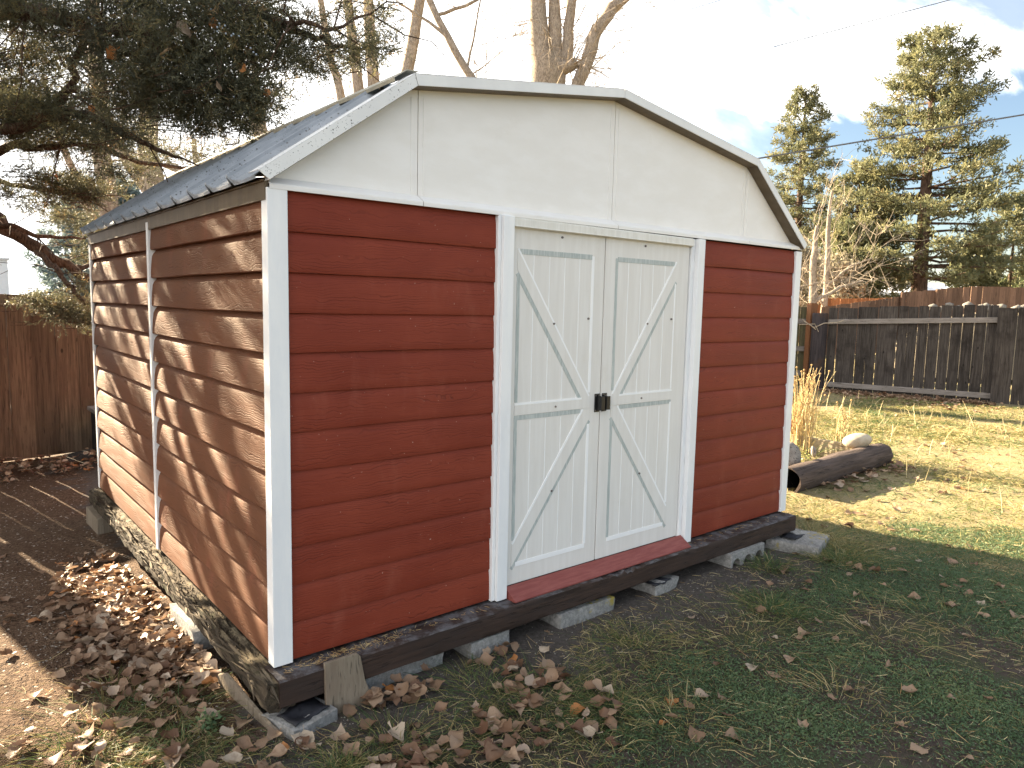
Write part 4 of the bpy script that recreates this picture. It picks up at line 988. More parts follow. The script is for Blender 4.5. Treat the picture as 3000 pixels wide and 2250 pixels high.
def sunlit_gap(P):
    """openings pruned into the crown to shape the sun streaks: True where a spray would stand in one of the gaps that let the sun through to the side wall"""
    t_ = -P[:, 0]/.188; y0 = P[:, 1] - .982*t_; z0 = P[:, 2] - .414*t_; c_ = z0 - .42*y0 + .03*nh2(y0, z0); g = np.zeros(len(P), bool)
    for ci, wi in HOLES: g |= np.abs(c_-ci) < 1.3*wi*(.8 + .45*nh1(y0+ci*9, z0*.6))
    g = g & (y0 > -.3) & (y0 < 3.3) & (z0 > -.2) & (z0 < 1.8) & (P[:, 1] > 2.3)
    tg = (P[:, 2]+.2)/.414; gx_ = P[:, 0]+.188*tg; gy_ = P[:, 1]-.982*tg                     # gaps pruned to let sun onto the leaf drift
    g |= (((gx_+.30)/.30)**2 + ((gy_-1.45)/.75)**2 < 1. + .5*nh2(gx_*2, gy_)) & (RNG.random(len(P)) < .85) & (P[:, 1] > 3.0)
    tb = (P[:, 1]-5.05)/.982; g |= (tb > .25) & (np.abs(P[:, 0]+.188*tb+.02) < .45) & (np.abs(P[:, 2]-.414*tb-1.28) < .22)  # opening pruned so sun reaches the low spray by the fence
    return g
PV, PF_, PT = [], [], []; tw = MB(); nvv = 0
def add_np(q):
    global nvv
    V, F, T = q; PV.append(V); PF_.append(F+nvv); PT.append(T); nvv += len(V)
for x, y, z, rh, rv, w in CLUMPS + EXTRA + SHADE:
    if x < .2 and 3.2 < y < 4.6: w *= 1.25
    c = np.array([x, y, z]); ns = max(6, int(w*rh*rv*11000*(.75 if rh > .4 else 1)))
    out = unit(np.array([[x-TR[0], y-TR[1], .0]]))[0]
    P = c + rg.normal(size=(ns, 3))*np.array([rh, rh, rv])*.52
    P = P[~sunlit_gap(P)]; ns = len(P)
    if not ns: continue
    A = unit(out*.55 + rg.normal(size=(ns, 3))*.62 + np.array([0, 0, .12]))
    tone = np.clip(.32 + .22*rg.normal(size=ns) + .12*rg.normal(), 0, .84)
    dead = rg.random(ns) < .07; tone = np.where(dead, rg.uniform(.86, 1, ns), tone)
    Ls = rg.uniform(.07, .15, ns)
    for k in range(3):                                          # side shoots of every spray
        a2 = unit(A + rg.normal(size=(ns, 3))*(.15 if k == 0 else .55)); l2 = Ls*(1 if k == 0 else .7)
        m_ = 9
        tt = np.tile(np.linspace(.08, 1, m_), (ns, 1)); base = P[:, None, :] + a2[:, None, :]*(l2[:, None]*tt)[:, :, None]
        D = unit((a2[:, None, :]*.9 + rg.normal(size=(ns, m_, 3))*.55).reshape(-1, 3))
        n_ = ns*m_
        add_np(blades(base.reshape(-1, 3), D, rg.uniform(.010, .024, n_), rg.uniform(.0030, .0052, n_), None, np.repeat(tone, m_)+rg.normal(0, .06, n_), rg, .5))
    for k in range(ns//22):
        p = P[k]; a = A[k]; b0 = p - a*.12 - out*.05 + np.array([0, 0, .02])
        tw.tube([(*L(b0 - out*.10), .0042), (*L(b0), .003), (*L(p+a*Ls[k]*.8), .0014)], 4, False)
V = np.concatenate(PV) - np.array(jo); F = np.concatenate(PF_); T = np.clip(np.concatenate(PT), 0, 1)
npmesh('foliage', V, F, M['juniper'], jun, T)
for k in range(90):                                             # thin bare twigs and hanging shoots
    lm = LIMBS[rg.integers(0, len(LIMBS))]; p = np.array(lm[rg.integers(1, len(lm))][:3]); a = unit(rg.normal(size=(1, 3))*np.array([1, 1, .6])+np.array([[.3, -.2, -.1]]))[0]; l_ = rg.uniform(.2, .6)
    q = [p + a*l_*s_ + rg.normal(0, .02, 3)*(s_ > 0) + np.array([0, 0, -.05*s_*s_]) for s_ in (0, .35, .7, 1)]
    tw.tube([(*L(v), r_) for v, r_ in zip(q, (.006, .0045, .003, .0015))], 4, False)
tw.build('twigs', M['bark_jun'], jun)
bme = None
for p in BERRIES:
    if bme is None:
        mb = MB(); mb.lathe([(0, -.0052), (.0036, -.004), (.0052, 0), (.0036, .004), (0, .0052)], n=8); bo = mb.build('berry', M['berry'], jun, smooth=60); bme = bo
    else: bo = bme.copy(); link(bo, jun)
    bo.location = L(p)

# ------------------------------------------------------------------ bare trees
def grow(mb, p, d, l, r, depth, rg, spread=.5, up=.12, tw_r=.004, n=5, kids=3):
    pts = [(*p, r)]; q = np.array(p, float); dd = np.array(d, float)
    for i in range(3):
        dd = unit((dd + rg.normal(0, .13, 3) + np.array([0, 0, up*.4]))[None])[0]; q = q + dd*l/3; pts.append((*q, max(tw_r*.6, r*(1-.17*(i+1)))))
    mb.tube(pts, max(3, n), False)
    if depth <= 0: return
    for k in range(kids):
        f = rg.integers(1, 4); b0 = np.array(pts[f][:3]); a = unit((dd + rg.normal(0, spread, 3) + np.array([0, 0, up]))[None])[0]
        grow(mb, b0, a, l*rg.uniform(.55, .8), max(tw_r, pts[f][3]*rg.uniform(.4, .62)), depth-1, rg, spread, up, tw_r, max(3, n-1), kids)
def bare_tree(label, base, limbs, seed, twigs=(), mat='bark_pale', depth=3, name='bare_tree', tl=.7, hang=0., cnt=8, twmat='twig', group=None, kids=3, trunkfirst=True, twr=.004, extra=None):
    rg = np.random.default_rng(seed); rt = thing(name, label, 'tree', base, group); o = np.array(base)
    q = lambda p: (p[0]-o[0], p[1]-o[1], p[2]-o[2])
    tm = MB()
    rr = random.Random(seed)
    for i, lm in enumerate(limbs):
        mb = MB(); mb.tube([(*q(p), p[3]) for p in wig(lm, 3, .025, rr)], 12, wob=.05); mb.build('trunk' if (i == 0 and trunkfirst) else 'limb', M[mat], rt, smooth=60)
        for k in range(cnt if i else cnt//2):
            s_ = rg.uniform(.25, 1.)*(len(lm)-1); a = int(min(s_, len(lm)-2)); f = s_-a; p = np.array(lm[a][:3])*(1-f)+np.array(lm[a+1][:3])*f; r_ = lm[a][3]*(1-f)+lm[a+1][3]*f
            d = unit((np.array(lm[a+1][:3])-np.array(lm[a][:3]))[None])[0]; d2 = unit((d*.5+rg.normal(0, .7, 3)+np.array([0, 0, .3-hang]))[None])[0]
            grow(tm, q(p), d2, tl*rg.uniform(.6, 1.2), min(.012 if twr < .007 else .022, r_*.2), depth, rg, .55, .1-hang, twr, 5, kids)
    for (p, d, l, r_, dp) in twigs: grow(tm, q(p), d, l, r_, dp, rg, .5, .15-hang, twr, 6, kids)
    tm.build('twigs', M[twmat], rt)
    return rt
c = (5.66, 4.85)
bare_tree('thick pale cottonwood trunk splitting into three leaders, right behind the roof ridge', (14.36, 14.37, -0.25),
 [[(14.31, 14.43, -2.455, 0.6901), (14.24, 14.4, 2.828, 0.5758), (14.18, 14.43, 7.206, 0.4719), (14.18, 14.48, 8.467, 0.46), (14.07, 14.64, 9.046, 0.2998), (14.06, 14.78, 10.43, 0.2419), (13.94, 15.03, 13.87, 0.184), (13.72, 15.25, 17.15, 0.115)],
  [(14.4, 14.33, 6.509, 0.276), (14.45, 14.29, 8.349, 0.2998), (14.49, 14.45, 9.091, 0.23), (14.47, 14.49, 10.56, 0.1721), (14.64, 14.79, 14.33, 0.1266), (14.86, 15.03, 17.15, 0.06901)],
  [(14.4, 14.33, 8.23, 0.2538), (14.77, 14.2, 8.69, 0.1959), (14.82, 14.2, 9.729, 0.1558), (14.93, 14.15, 10.89, 0.138), (15.2, 14.11, 14.33, 0.115), (15.32, 14.11, 16.7, 0.06901)],
  [(14.36, 14.24, 5.588, 0.276), (14.68, 13.91, 7.206, 0.2181), (14.93, 13.81, 8.067, 0.2018), (15.23, 13.65, 8.927, 0.1959), (15.32, 13.56, 9.506, 0.1796), (15.77, 13.31, 10.31, 0.1885), (16.21, 13.11, 10.69, 0.138), (17.4, 12.49, 12.73, 0.115)],
  [(14.45, 14.24, 8.393, 0.23), (14.64, 14.02, 8.512, 0.1959), (14.86, 13.83, 8.645, 0.138)]], 3, depth=2, tl=1.4, hang=.25, cnt=16, twr=.008, kids=3)
bare_tree('pale multi stemmed cottonwood fork left of the roof peak with one stem bending right', (10.96, 18.74, -0.25),
 [[(10.96, 18.74, -2.455, 0.506), (11, 18.59, 3.288, 0.4378), (11.06, 18.59, 6.286, 0.368), (11.31, 18.29, 7.31, 0.2419), (11.55, 18.14, 8.586, 0.1959), (11.92, 18.14, 10.43, 0.1721), (12.22, 17.85, 12.95, 0.138)],
  [(10.85, 18.74, 5.826, 0.23), (10.72, 18.74, 7.889, 0.1959), (10.6, 18.89, 10.65, 0.1618), (10.5, 18.89, 14.33, 0.115)],
  [(10.72, 18.74, 5.588, 0.2063), (10.38, 19.03, 7.666, 0.1796), (10.17, 19.18, 9.729, 0.1499), (9.8, 19.33, 13.41, 0.1034)],
  [(10.54, 18.89, 5.588, 0.1721), (10.08, 19.33, 7.206, 0.1499), (9.711, 19.63, 8.809, 0.115), (9.117, 19.92, 12.49, 0.08058)]], 5, depth=2, tl=1.6, cnt=9, twr=.008, kids=3)
bare_tree('slim bare stems of a small tree behind the roof slope with one low side branch', (7.96, 20.52, -0.25),
 [[(8.079, 20.52, -2.455, 0.2998), (8.079, 20.52, 3.748, 0.2538), (8.004, 20.52, 5.588, 0.2063), (7.619, 20.96, 7.206, 0.1618), (7.277, 21.26, 9.046, 0.1266), (6.817, 21.41, 12.03, 0.06901)],
  [(8.079, 20.52, 5.128, 0.1721), (7.841, 20.67, 6.746, 0.138), (7.693, 20.82, 8.126, 0.1034), (7.5, 20.82, 11.11, 0.06901)],
  [(7.841, 20.67, 4.787, 0.115), (6.921, 21.41, 5.084, 0.1034), (5.66, 22.45, 5.366, 0.06901), (4.517, 23.04, 5.826, 0.03443)],
  [(6.239, 21.85, -2.232, 0.138), (6.239, 21.85, 2.828, 0.1196), (6.194, 21.85, 5.128, 0.1034), (6.12, 21.85, 6.286, 0.06901)]], 9, depth=2, tl=1.4, cnt=8, twr=.008)
bare_tree('thin leaning bare branch crossing behind the roof just left of the thick cottonwood', (11.88, 11.93, -0.25),
 [[(11.92, 11.85, -2.455, 0.1721), (11.52, 12.15, 3.748, 0.138), (10.76, 12.68, 6.167, 0.1104), (10.33, 12.99, 7.087, 0.1012), (9.889, 13.41, 8.067, 0.09201), (9.459, 13.91, 9.313, 0.08281), (8.88, 14.33, 11.11, 0.05758)],
  [(9.874, 13.41, 8.067, 0.0506), (9.459, 13.65, 8.393, 0.0368), (8.88, 14.11, 8.809, 0.023)],
  [(9.622, 13.65, 8.586, 0.046), (10.26, 13.19, 8.853, 0.0414), (11.06, 12.73, 9.387, 0.0276), (11.64, 12.27, 9.966, 0.0184)],
  [(10.26, 13.07, 7.31, 0.0322), (10.45, 12.99, 8.349, 0.023), (10.6, 12.85, 9.61, 0.0138)]], 12, depth=2, tl=1.3, cnt=7, twr=.008, hang=.1)
bare_tree('straight pale trunk seen through the juniper foliage, nearer the shed corner', (.99, 7.75, -.25),
 [[(1.02, 7.7, -.3, .17), (1.0, 7.73, 1.6, .14), (.97, 7.75, 2.4, .115), (.93, 7.8, 3.4, .10), (.9, 7.8, 4.6, .08), (.85, 7.8, 6., .05)], [(1.0, 7.72, 1.7, .06), (.82, 7.85, 2.3, .05), (.6, 8.0, 3.0, .04), (.4, 8.2, 4., .02)]], 15, depth=2, tl=.6, cnt=8)
bare_tree('stout pale trunk with a fork seen through the juniper foliage, above the roof slope', (1.98, 9.6, -.25),
 [[(2.0, 9.6, -.3, .24), (1.98, 9.62, 1.9, .20), (1.96, 9.62, 2.9, .175), (1.9, 9.7, 3.5, .14), (1.95, 9.7, 4.6, .12), (2.0, 9.7, 6.5, .08)], [(1.95, 9.63, 2.9, .12), (1.7, 9.8, 3.3, .10), (1.45, 10., 3.9, .085), (1.2, 10.2, 5., .05)]], 18, depth=2, tl=.8, cnt=8)
for k_, (lb, x, y, h, r_) in enumerate((('slim pale bare trunk standing tallest beyond the mossy fence', 20.65, 8.6, 5.0, .085), ('short pale bare trunk left of the slim tall one beyond the mossy fence', 18.3, 7.75, 3.7, .11), ('grey bare shrubby tree directly beside the right edge of the shed roof', 17.4, 8.5, 3.6, .06))):
    bare_tree(lb, (x, y, 0), [[(x, y, -.1, r_*1.3), (x+.05, y, h*.4, r_), (x+.02, y+.05, h*.75, r_*.8), (x+.1, y+.05, h, r_*.4)], [(x, y, h*.3, r_*.5), (x-.5, y+.4, h*.45, r_*.4), (x-1.2, y+.9, h*.62, r_*.2)], [(x, y, h*.42, r_*.5), (x+.5, y-.5, h*.55, r_*.4), (x+1., y-.9, h*.6, r_*.2)]], 40+k_, depth=2, tl=1.0, cnt=7 if k_ < 2 else 3, twr=.006, kids=3)

# ------------------------------------------------------------------ conifers and far trees
def conifer(label, base, h, r_, seed, mat='pine', bark='bark_pine', clear=.16, lev=34, per=5, tuft=.16, shape=1., gaps=.2, name='pine_tree', group=None, droop=.0, trunk_r=None, lean=(0, 0), bl=11, bw=.030, bls=.16):
    rg = np.random.default_rng(seed); rt = thing(name, label, 'tree', base, group); tr = trunk_r or h*.026
    mb = MB(); mb.tube([(lean[0]*q, lean[1]*q, h*q*.985, tr*(1-.88*q)+.01) for q in (-.01, .02, .1, .25, .4, .55, .7, .85, 1.)], 12, wob=.05); mb.build('trunk', M[bark], rt, smooth=60)
    lb = MB(); Ps, Os, Tn = [], [], []; a = rg.uniform(0, 6.3)
    for i in range(lev):
        q = clear + (1-clear)*(i+rg.uniform(-.3, .3))/lev; q = min(max(q, clear*.9), .99)
        prof = (1-q)**.50 * (.55+.45*min(1, (q-clear+.12)/.2)); 
        for k in range(per):
            a += 2.4 + rg.normal(0, .35)
            if rg.random() < gaps*.6: continue
            l_ = max(.25, r_*prof*shape*rg.uniform(.55, 1.12)); up = .38*(q-.35) - droop + rg.normal(0, .08)
            d = np.array([math.cos(a), math.sin(a), 0]); b0 = np.array([lean[0]*q, lean[1]*q, h*q]); pts = []
            for s_ in (0, .35, .7, 1.): pts.append((*(b0 + d*l_*s_ + np.array([0, 0, l_*(up*s_ - .10*s_ + .16*s_*s_)]) + rg.normal(0, .03*l_, 3)*(s_ > 0)), max(.008, tr*.22*(1-q*.6)*(1-.85*s_))))
            lb.tube(pts, 4, False)
            nt = int(4 + l_*5.2)
            for _ in range(nt):
                s_ = rg.uniform(.28, 1.03)**.8; j = min(2, int(s_*3)); f = s_*3-j
                f = min(1.1, f); p = np.array(pts[j][:3])*(1-f)+np.array(pts[j+1][:3])*f
                side = np.cross(d, [0, 0, 1.]); p = p + side*rg.normal(0, .16*l_*(.4+.5*s_)) + np.array([0, 0, rg.normal(.03, .07)]) ; Ps.append(p); Os.append(d); Tn.append(rg.normal(.42, .16))
    lb.build('branches', M[bark], rt)
    P = np.array(Ps); O = np.array(Os); Tn = np.array(Tn); n_ = len(P)
    Q = np.repeat(P, bl, 0) + rg.normal(0, tuft*.28, (n_*bl, 3)); D = unit(np.repeat(O, bl, 0)*.5 + rg.normal(size=(n_*bl, 3))*.8 + np.array([0, 0, .35]))
    V, F, T = blades(Q, D, rg.uniform(.6, 1.2, n_*bl)*bls, rg.uniform(.7, 1.2, n_*bl)*bw, None, np.clip(np.repeat(Tn, bl)+rg.normal(0, .08, n_*bl), 0, 1), rg, .5)
    npmesh('crown', V, F, M[mat], rt, T)
    return rt
conifer('tallest pine with an open sunlit crown and a bare lower trunk, far right', (31.2, 10.0, .3), 12.4, 4.9, 3, clear=.21, lev=28, per=7, lean=(.35, .3), trunk_r=.36, bl=20, bw=.046, bls=.17, tuft=.32, gaps=.38)
conifer('slimmer pine left of the tallest one, rising beside the roof corner', (31.9, 15.9, .3), 11.6, 2.9, 4, clear=.08, lev=32, per=5, lean=(.4, .3), trunk_r=.24, bl=18, bw=.046, bls=.17, tuft=.30, gaps=.3)
conifer('shorter bushy pine filling the gap between the two tall pines', (31.0, 12.7, .3), 7.4, 3.3, 6, clear=.12, lev=22, per=6, trunk_r=.25, bl=18, bw=.046, bls=.17, tuft=.30)
conifer('dark low pine with a short trunk just left of the tallest pine', (28.6, 11.6, .3), 4.6, 1.7, 7, clear=.28, lev=16, per=6, trunk_r=.2, bl=14, bw=.05, bls=.22, tuft=.32)
conifer('small dark pine right of the tallest pine trunk, in front of the pale roof', (36.0, 9.6, .4), 4.6, 1.5, 8, clear=.3, lev=15, per=5, trunk_r=.11, bl=12, bw=.055, bls=.24, tuft=.34)
conifer('young pine with drooping sparse branches right of the tallest pine', (38., 8.8, .4), 6.6, 2.2, 9, clear=.12, lev=16, per=4, trunk_r=.1, bl=12, bw=.055, bls=.24, tuft=.34, gaps=.4)
conifer('blue green spruce beside the white building far behind the left fence', (4.7, 32.6, -.2), 6.4, 2.3, 11, 'spruce', clear=.03, lev=26, per=8, name='spruce_tree', bl=14, bw=.05, bls=.2, tuft=.3, droop=.12)
conifer('second blue green spruce behind the juniper limb at the left', (7.0, 36.0, -.2), 7.0, 2.6, 12, 'spruce', clear=.03, lev=24, per=8, name='spruce_tree', bl=13, bw=.06, bls=.22, tuft=.32, droop=.12)
def bush_tree(label, base, h, r_, seed, mat='bushleaf', n=900, bl=9, bw=.12, bls=.30, name='bushy_tree', group=None, low=.18):
    rg = np.random.default_rng(seed); rt = thing(name, label, 'tree', base, group); mb = MB(); tr = h*.03
    mb.tube([(0, 0, -.1, tr), (0, 0, h*.4, tr*.8), (.05, 0, h*.8, tr*.3)], 8); Ps = []; lobes = []
    for k in range(13):
        a = rg.uniform(0, 6.3); q = rg.uniform(low, .92); rr = r_*math.sin(math.pi*min(.95, max(.2, q)))**.6*rg.uniform(.3, .8); c = np.array([math.cos(a)*rr, math.sin(a)*rr, h*q]); lobes.append((c, r_*rg.uniform(.28, .48)))
        mb.tube([(0, 0, h*q*.55, tr*.5), (*(c*np.array([.5, .5, .9])), tr*.35), (*c, tr*.12)], 5, False)
    mb.build('trunk', M['bark_pale'], rt)
    for c, q in lobes: Ps.append(c + unit(rg.normal(size=(n//13, 3)))*(q*rg.uniform(.35, 1., (n//13, 1))**.5)*np.array([1, 1, .8]))
    P = np.repeat(np.concatenate(Ps), bl, 0); k = len(P); P = P + rg.normal(0, bls*.5, (k, 3))
    V, F, T = flecks(P, unit(rg.normal(size=(k, 3))), rg.uniform(.6, 1.2, k)*bls, rg.uniform(.7, 1.2, k)*bw, np.clip(np.repeat(rg.normal(.45, .2, k//bl), bl)+rg.normal(0, .08, k), 0, 1), rg); npmesh('crown', V, F, M[mat], rt, T)
    return rt
bush_tree('dry grey brown leafless looking tree behind the juniper limb and left fence', (8.5, 30.0, -.2), 5.2, 2.6, 3, 'greyleaf', n=800)
bush_tree('tan dry shrub tree behind the mossy fence beside the right edge of the shed', (22.3, 10.9, .2), 3.6, 1.5, 5, 'greyleaf', n=900, bw=.06, bls=.2)
bush_tree('tan dry tree right of the slim pale trunk, low behind the orange fence', (27.0, 11.6, .2), 3.2, 1.8, 6, 'greyleaf', n=900, bw=.07, bls=.22)
FT = 'far trees along the horizon'
for k_, (x, y, h, r_, mt) in enumerate(((52, 12.2, 3.9, 3.6, 'bushleaf'), (54, 10.2, 4.9, 2.6, 'bushleaf'), (50, 19.5, 4.2, 3., 'greyleaf'), (56, 15.5, 4.0, 3., 'greyleaf'), (44, 24, 4.5, 3.2, 'bushleaf'), (40, 28, 4.6, 3.2, 'bushleaf'), (14, 42, 6.5, 4, 'greyleaf'), (-2, 48, 7.5, 4.2, 'bushleaf'), (22, 40, 6, 4, 'greyleaf'))):
    lab = ('wide pale green bush tree at the right edge beyond the far brown fence', 'taller green tree at the very right edge of the horizon', 'grey dry tree beyond the pale roofed house, left of the tallest pine', 'grey dry tree beyond the pale roofed house, right of the tallest pine', 'green tree hidden behind the slimmer pine', 'green tree far behind the roof corner', 'grey tree far beyond the left fence behind the shed', 'tall green tree behind the white building', 'grey tree far behind the shed back wall')[k_]
    bush_tree(lab, (x, y, .2), h, r_, 60+k_, mt, n=800, bw=.16, bls=.36, group=FT)
mb = MB()
o = conifer('branch ends of a conifer entering at the right frame edge', (34.6, 6.15, .3), 8.4, 1.55, 31, clear=.45, lev=13, per=5, trunk_r=.14, bl=12, bw=.05, bls=.22, tuft=.3)
# ------------------------------------------------------------------ overhead wires
def wire(label, a, b_, r_, sag=.0, ext=1.0):
    A = Vector(a); B = Vector(b_); d = B-A; A2 = A - d*.15*ext; B2 = B + d*1.2*ext; mb = MB(); n = 24
    mb.tube([(*(A2+(B2-A2)*(i/n)+Vector((0, 0, -sag*4*(i/n)*(1-i/n)))), r_) for i in range(n+1)], 5, False)
    return tag(mb.build('overhead_wire', M['cable'], None, smooth=60), label, 'wire')
wire('thick dark overhead cable crossing in front of the pines from the roof corner', (12.0, 6.63, 4.31), (17.0, 2.73, 5.5), .017)
wire('single thin overhead wire high over the pines, alone in the white cloud', (23.1, 11.48, 10.63), (27.21, 8.28, 12.13), .015)
wire('upper of the three thin wires behind the thick cottonwood leaders', (13.66, 19.18, 9.9), (19.5, 14.6, 11.92), .010)
wire('middle of the three thin wires behind the thick cottonwood leaders', (13.66, 19.18, 9.4), (19.94, 14.28, 11.92), .010)
wire('lower of the three thin wires behind the thick cottonwood leaders', (13.62, 19.12, 8.85), (21.13, 13.31, 11.96), .010)

# ------------------------------------------------------------------ grass and low growth
rg = np.random.default_rng(21)
NG, NG2, NG3 = NF(2.6, 31), NF(7, 32), NF(1.2, 33)
CAMXY = np.array([-.993, -2.534])
def in_view(x, y, margin=.06):
    dx = x-CAMXY[0]; dy = y-CAMXY[1]; f = dx*.639+dy*.769; s_ = dx*.769-dy*.639
    return (f > .8) & (np.abs(s_) < f*.78+.3)
def outside_shed(x, y): return ~((x > -.09) & (x < WX+.07) & (y > -.10) & (y < DY+.1))
def lawn_amount(x, y):
    """how much green lawn stands here: bare soil patches, the gravel at the left and the dirt strip along the front stay bare"""
    a = .5 + .42*NG(x, y) + .25*NG2(x, y)
    a = a*sstep(-.26, -.72, y - .12*NG2(x, y) - .28*sstep(3.0, 4.2, x)*1.)
    return a
def scatter(n, x0, x1, y0, y1): return rg.uniform(x0, x1, n), rg.uniform(y0, y1, n)
# a) low green leaves in the front lawn
x, y = scatter(420000, -.9, 5.2, -2.4, .1); k = in_view(x, y) & outside_shed(x, y); x, y = x[k], y[k]
green = sstep(.7, 1.5, x*.75 - y*.85 + .35*NG3(x, y)); a = lawn_amount(x, y)*green
k = rg.random(len(x)) < np.clip(a*1.9-.5, 0, 1); x, y = x[k], y[k]; n_ = len(x)
P = np.stack([x, y, gz(x, y)+rg.uniform(.001, .016, n_)], 1)
V, F, T = flecks(P, unit(rg.normal(size=(n_, 3))*.7+np.array([0, 0, .9])), rg.uniform(.008, .019, n_), rg.uniform(.003, .0065, n_), np.clip(.35+.22*NG2(x, y)+rg.normal(0, .2, n_), 0, 1), rg)
o = npmesh('ground_cover', V, F, M['cover'], None, T); tag(o, 'short green leafy ground cover in the shaded front lawn', 'ground cover', None, 'stuff')
# b) grass blades, green and straw
x, y = scatter(150000, -1.1, 5.0, -2.4, .35); k = in_view(x, y) & outside_shed(x, y); x, y = x[k], y[k]
green = sstep(.9, 1.9, x*.75 - y*.85 + .35*NG3(x, y)); straw = (.55+.35*NG2(x+3, y))*sstep(2.1, .9, x*.75-y*.85) + .16
a = (lawn_amount(x, y)*.55*green + np.clip(straw, 0, 1)*.9*sstep(-.20, -.46, y+.10*NG2(x, y)-.3*sstep(.25, -.25, x)))*sstep(-.95, -.35, -np.abs(x-.4)*.0+x*.0+.0-y*.0 - .0*x - .35)
a = (lawn_amount(x, y)*.5*green + np.clip(straw, 0, 1)*.85*sstep(-.24, -.5, y+.10*NG2(x, y)-.42*sstep(.2, -.4, x)))
k = rg.random(len(x)) < a; x, y, green = x[k], y[k], green[k]; n_ = len(x)
P = np.stack([x, y, gz(x, y)-.003], 1); az = rg.uniform(0, 6.283, n_); lay = rg.uniform(.2, 1.3, n_)
D = unit(np.stack([np.cos(az)*lay, np.sin(az)*lay, np.full(n_, .75)], 1)); ln = rg.uniform(.02, .065, n_)*(1.15-.45*green)
tn = np.clip(np.where(rg.random(n_) < .22+.30*(1-green), rg.uniform(.66, 1, n_), rg.uniform(.05, .6, n_)), 0, 1)
V, F, T = blades(P, D, ln, rg.uniform(.0016, .0032, n_), np.stack([np.cos(az), np.sin(az), np.full(n_, -.8)], 1)*(ln*.42)[:, None], tn, rg)
o = npmesh('grass', V, F, M['grass'], None, T); tag(o, 'thin green and straw coloured grass around the front of the shed', 'grass', None, 'stuff')
# c) tufts
tx, ty, tr_, tl_, tg = [], [], [], [], []
for (cx, cy, r_, n_, l_, g_) in ((2.42, -.60, .16, 420, .10, .45), (3.42, -.43, .16, 420, .12, .5), (2.95, -.27, .13, 360, .12, .4), (3.75, -.12, .22, 900, .13, .72), (3.62, -.42, .2, 500, .11, .7), (1.55, -.42, .16, 300, .08, .6), (.85, -.55, .25, 600, .08, .4), (.72, -.30, .18, 420, .08, .5), (.25, -.42, .16, 420, .08, .5), (-.30, .27, .18, 260, .09, .5), (-.52, .30, .24, 300, .09, .5), (-.62, .15, .2, 260, .08, .5), (-.36, -.02, .16, 200, .07, .5), (.03, -.44, .07, 260, .09, .62), (-.42, .62, .12, 160, .07, .72), (1.05, -.75, .2, 500, .08, .5), (4.4, .2, .3, 500, .07, .8), (1.9, -.78, .34, 260, .055, .72), (2.1, -.70, .34, 220, .055, .72), (2.6, -1.1, .2, 90, .15, .8), (3.1, -1.2, .3, 120, .15, .75), (1.9, -1.25, .12, 40, .16, .85), (1.2, -.95, .15, 120, .12, .8)):
    tx.append(rg.normal(cx, r_*.5, n_)); ty.append(rg.normal(cy, r_*.5, n_)); tl_.append(np.full(n_, l_)); tg.append(np.full(n_, g_)); tr_.append(np.stack([np.full(n_, cx), np.full(n_, cy)], 1))
x = np.concatenate(tx); y = np.concatenate(ty); ln = np.concatenate(tl_); g_ = np.concatenate(tg); cc = np.concatenate(tr_); k = outside_shed(x, y); x, y, ln, g_, cc = x[k], y[k], ln[k], g_[k], cc[k]; n_ = len(x)
P = np.stack([x, y, gz(x, y)-.003], 1); o2 = np.stack([x, y], 1)-cc; D = unit(np.concatenate([o2*4+rg.normal(0, .5, (n_, 2)), np.full((n_, 1), .9)], 1)); ln = ln*rg.uniform(.5, 1.15, n_)
V, F, T = blades(P, D, ln, rg.uniform(.0018, .0034, n_), np.concatenate([o2*.5+rg.normal(0, .014, (n_, 2)), -ln[:, None]*.4], 1), np.clip(g_+rg.normal(0, .2, n_), .05, 1), rg)
o = npmesh('grass_tufts', V, F, M['grass'], None, T); tag(o, 'longer drooping grass tufts around the beams and blocks', 'grass', None, 'stuff')
# d) sunlit rough lawn on the right
x, y = scatter(330000, 3.5, 14.0, -4.5, 6.5); k = in_view(x, y) & outside_shed(x, y) & (((x-4.9)*.83+(y-.2)*.55) > -1.3); x, y = x[k], y[k]
dist = np.hypot(x-CAMXY[0], y-CAMXY[1]); a = np.clip(.52+.40*NG(x*.7, y*.7)+.3*NG2(x*.6, y*.6), .06, 1)*sstep(.0, .5, (x-3.75)+.3*NG2(x, y)+.2)
bed = (x > 4.9) & (x < 6.6) & (y > .72) & (y < 1.7); side = ((13.05-x)*.95+(3.2-y)*.31) > .35
k = (rg.random(len(x)) < a*np.clip(7/dist, .3, 1)*.55*(1+1.*(dist > 8))) & ~bed & side; x, y, dist = x[k], y[k], dist[k]; n_ = len(x)
P = np.stack([x, y, gz(x, y)-.002], 1); az = rg.uniform(0, 6.283, n_); lay = rg.uniform(.3, 1.6, n_); D = unit(np.stack([np.cos(az)*lay, np.sin(az)*lay, np.full(n_, .7)], 1)); ln = rg.uniform(.02, .06, n_)*np.clip(dist/5, 1, 1.6)
V, F, T = blades(P, D, ln, rg.uniform(.0024, .0045, n_)*np.clip(dist/5, 1, 2.2), np.stack([np.cos(az), np.sin(az), np.full(n_, -.7)], 1)*(ln*.4)[:, None], np.clip(.66+.14*NG2(x, y)+.08*NG(x, y)+rg.normal(0, .16, n_), .1, 1), rg)
o = npmesh('lawn', V, F, M['grass'], None, T); tag(o, 'rough sunlit yellow green lawn between shed and charcoal fence', 'lawn', None, 'stuff')
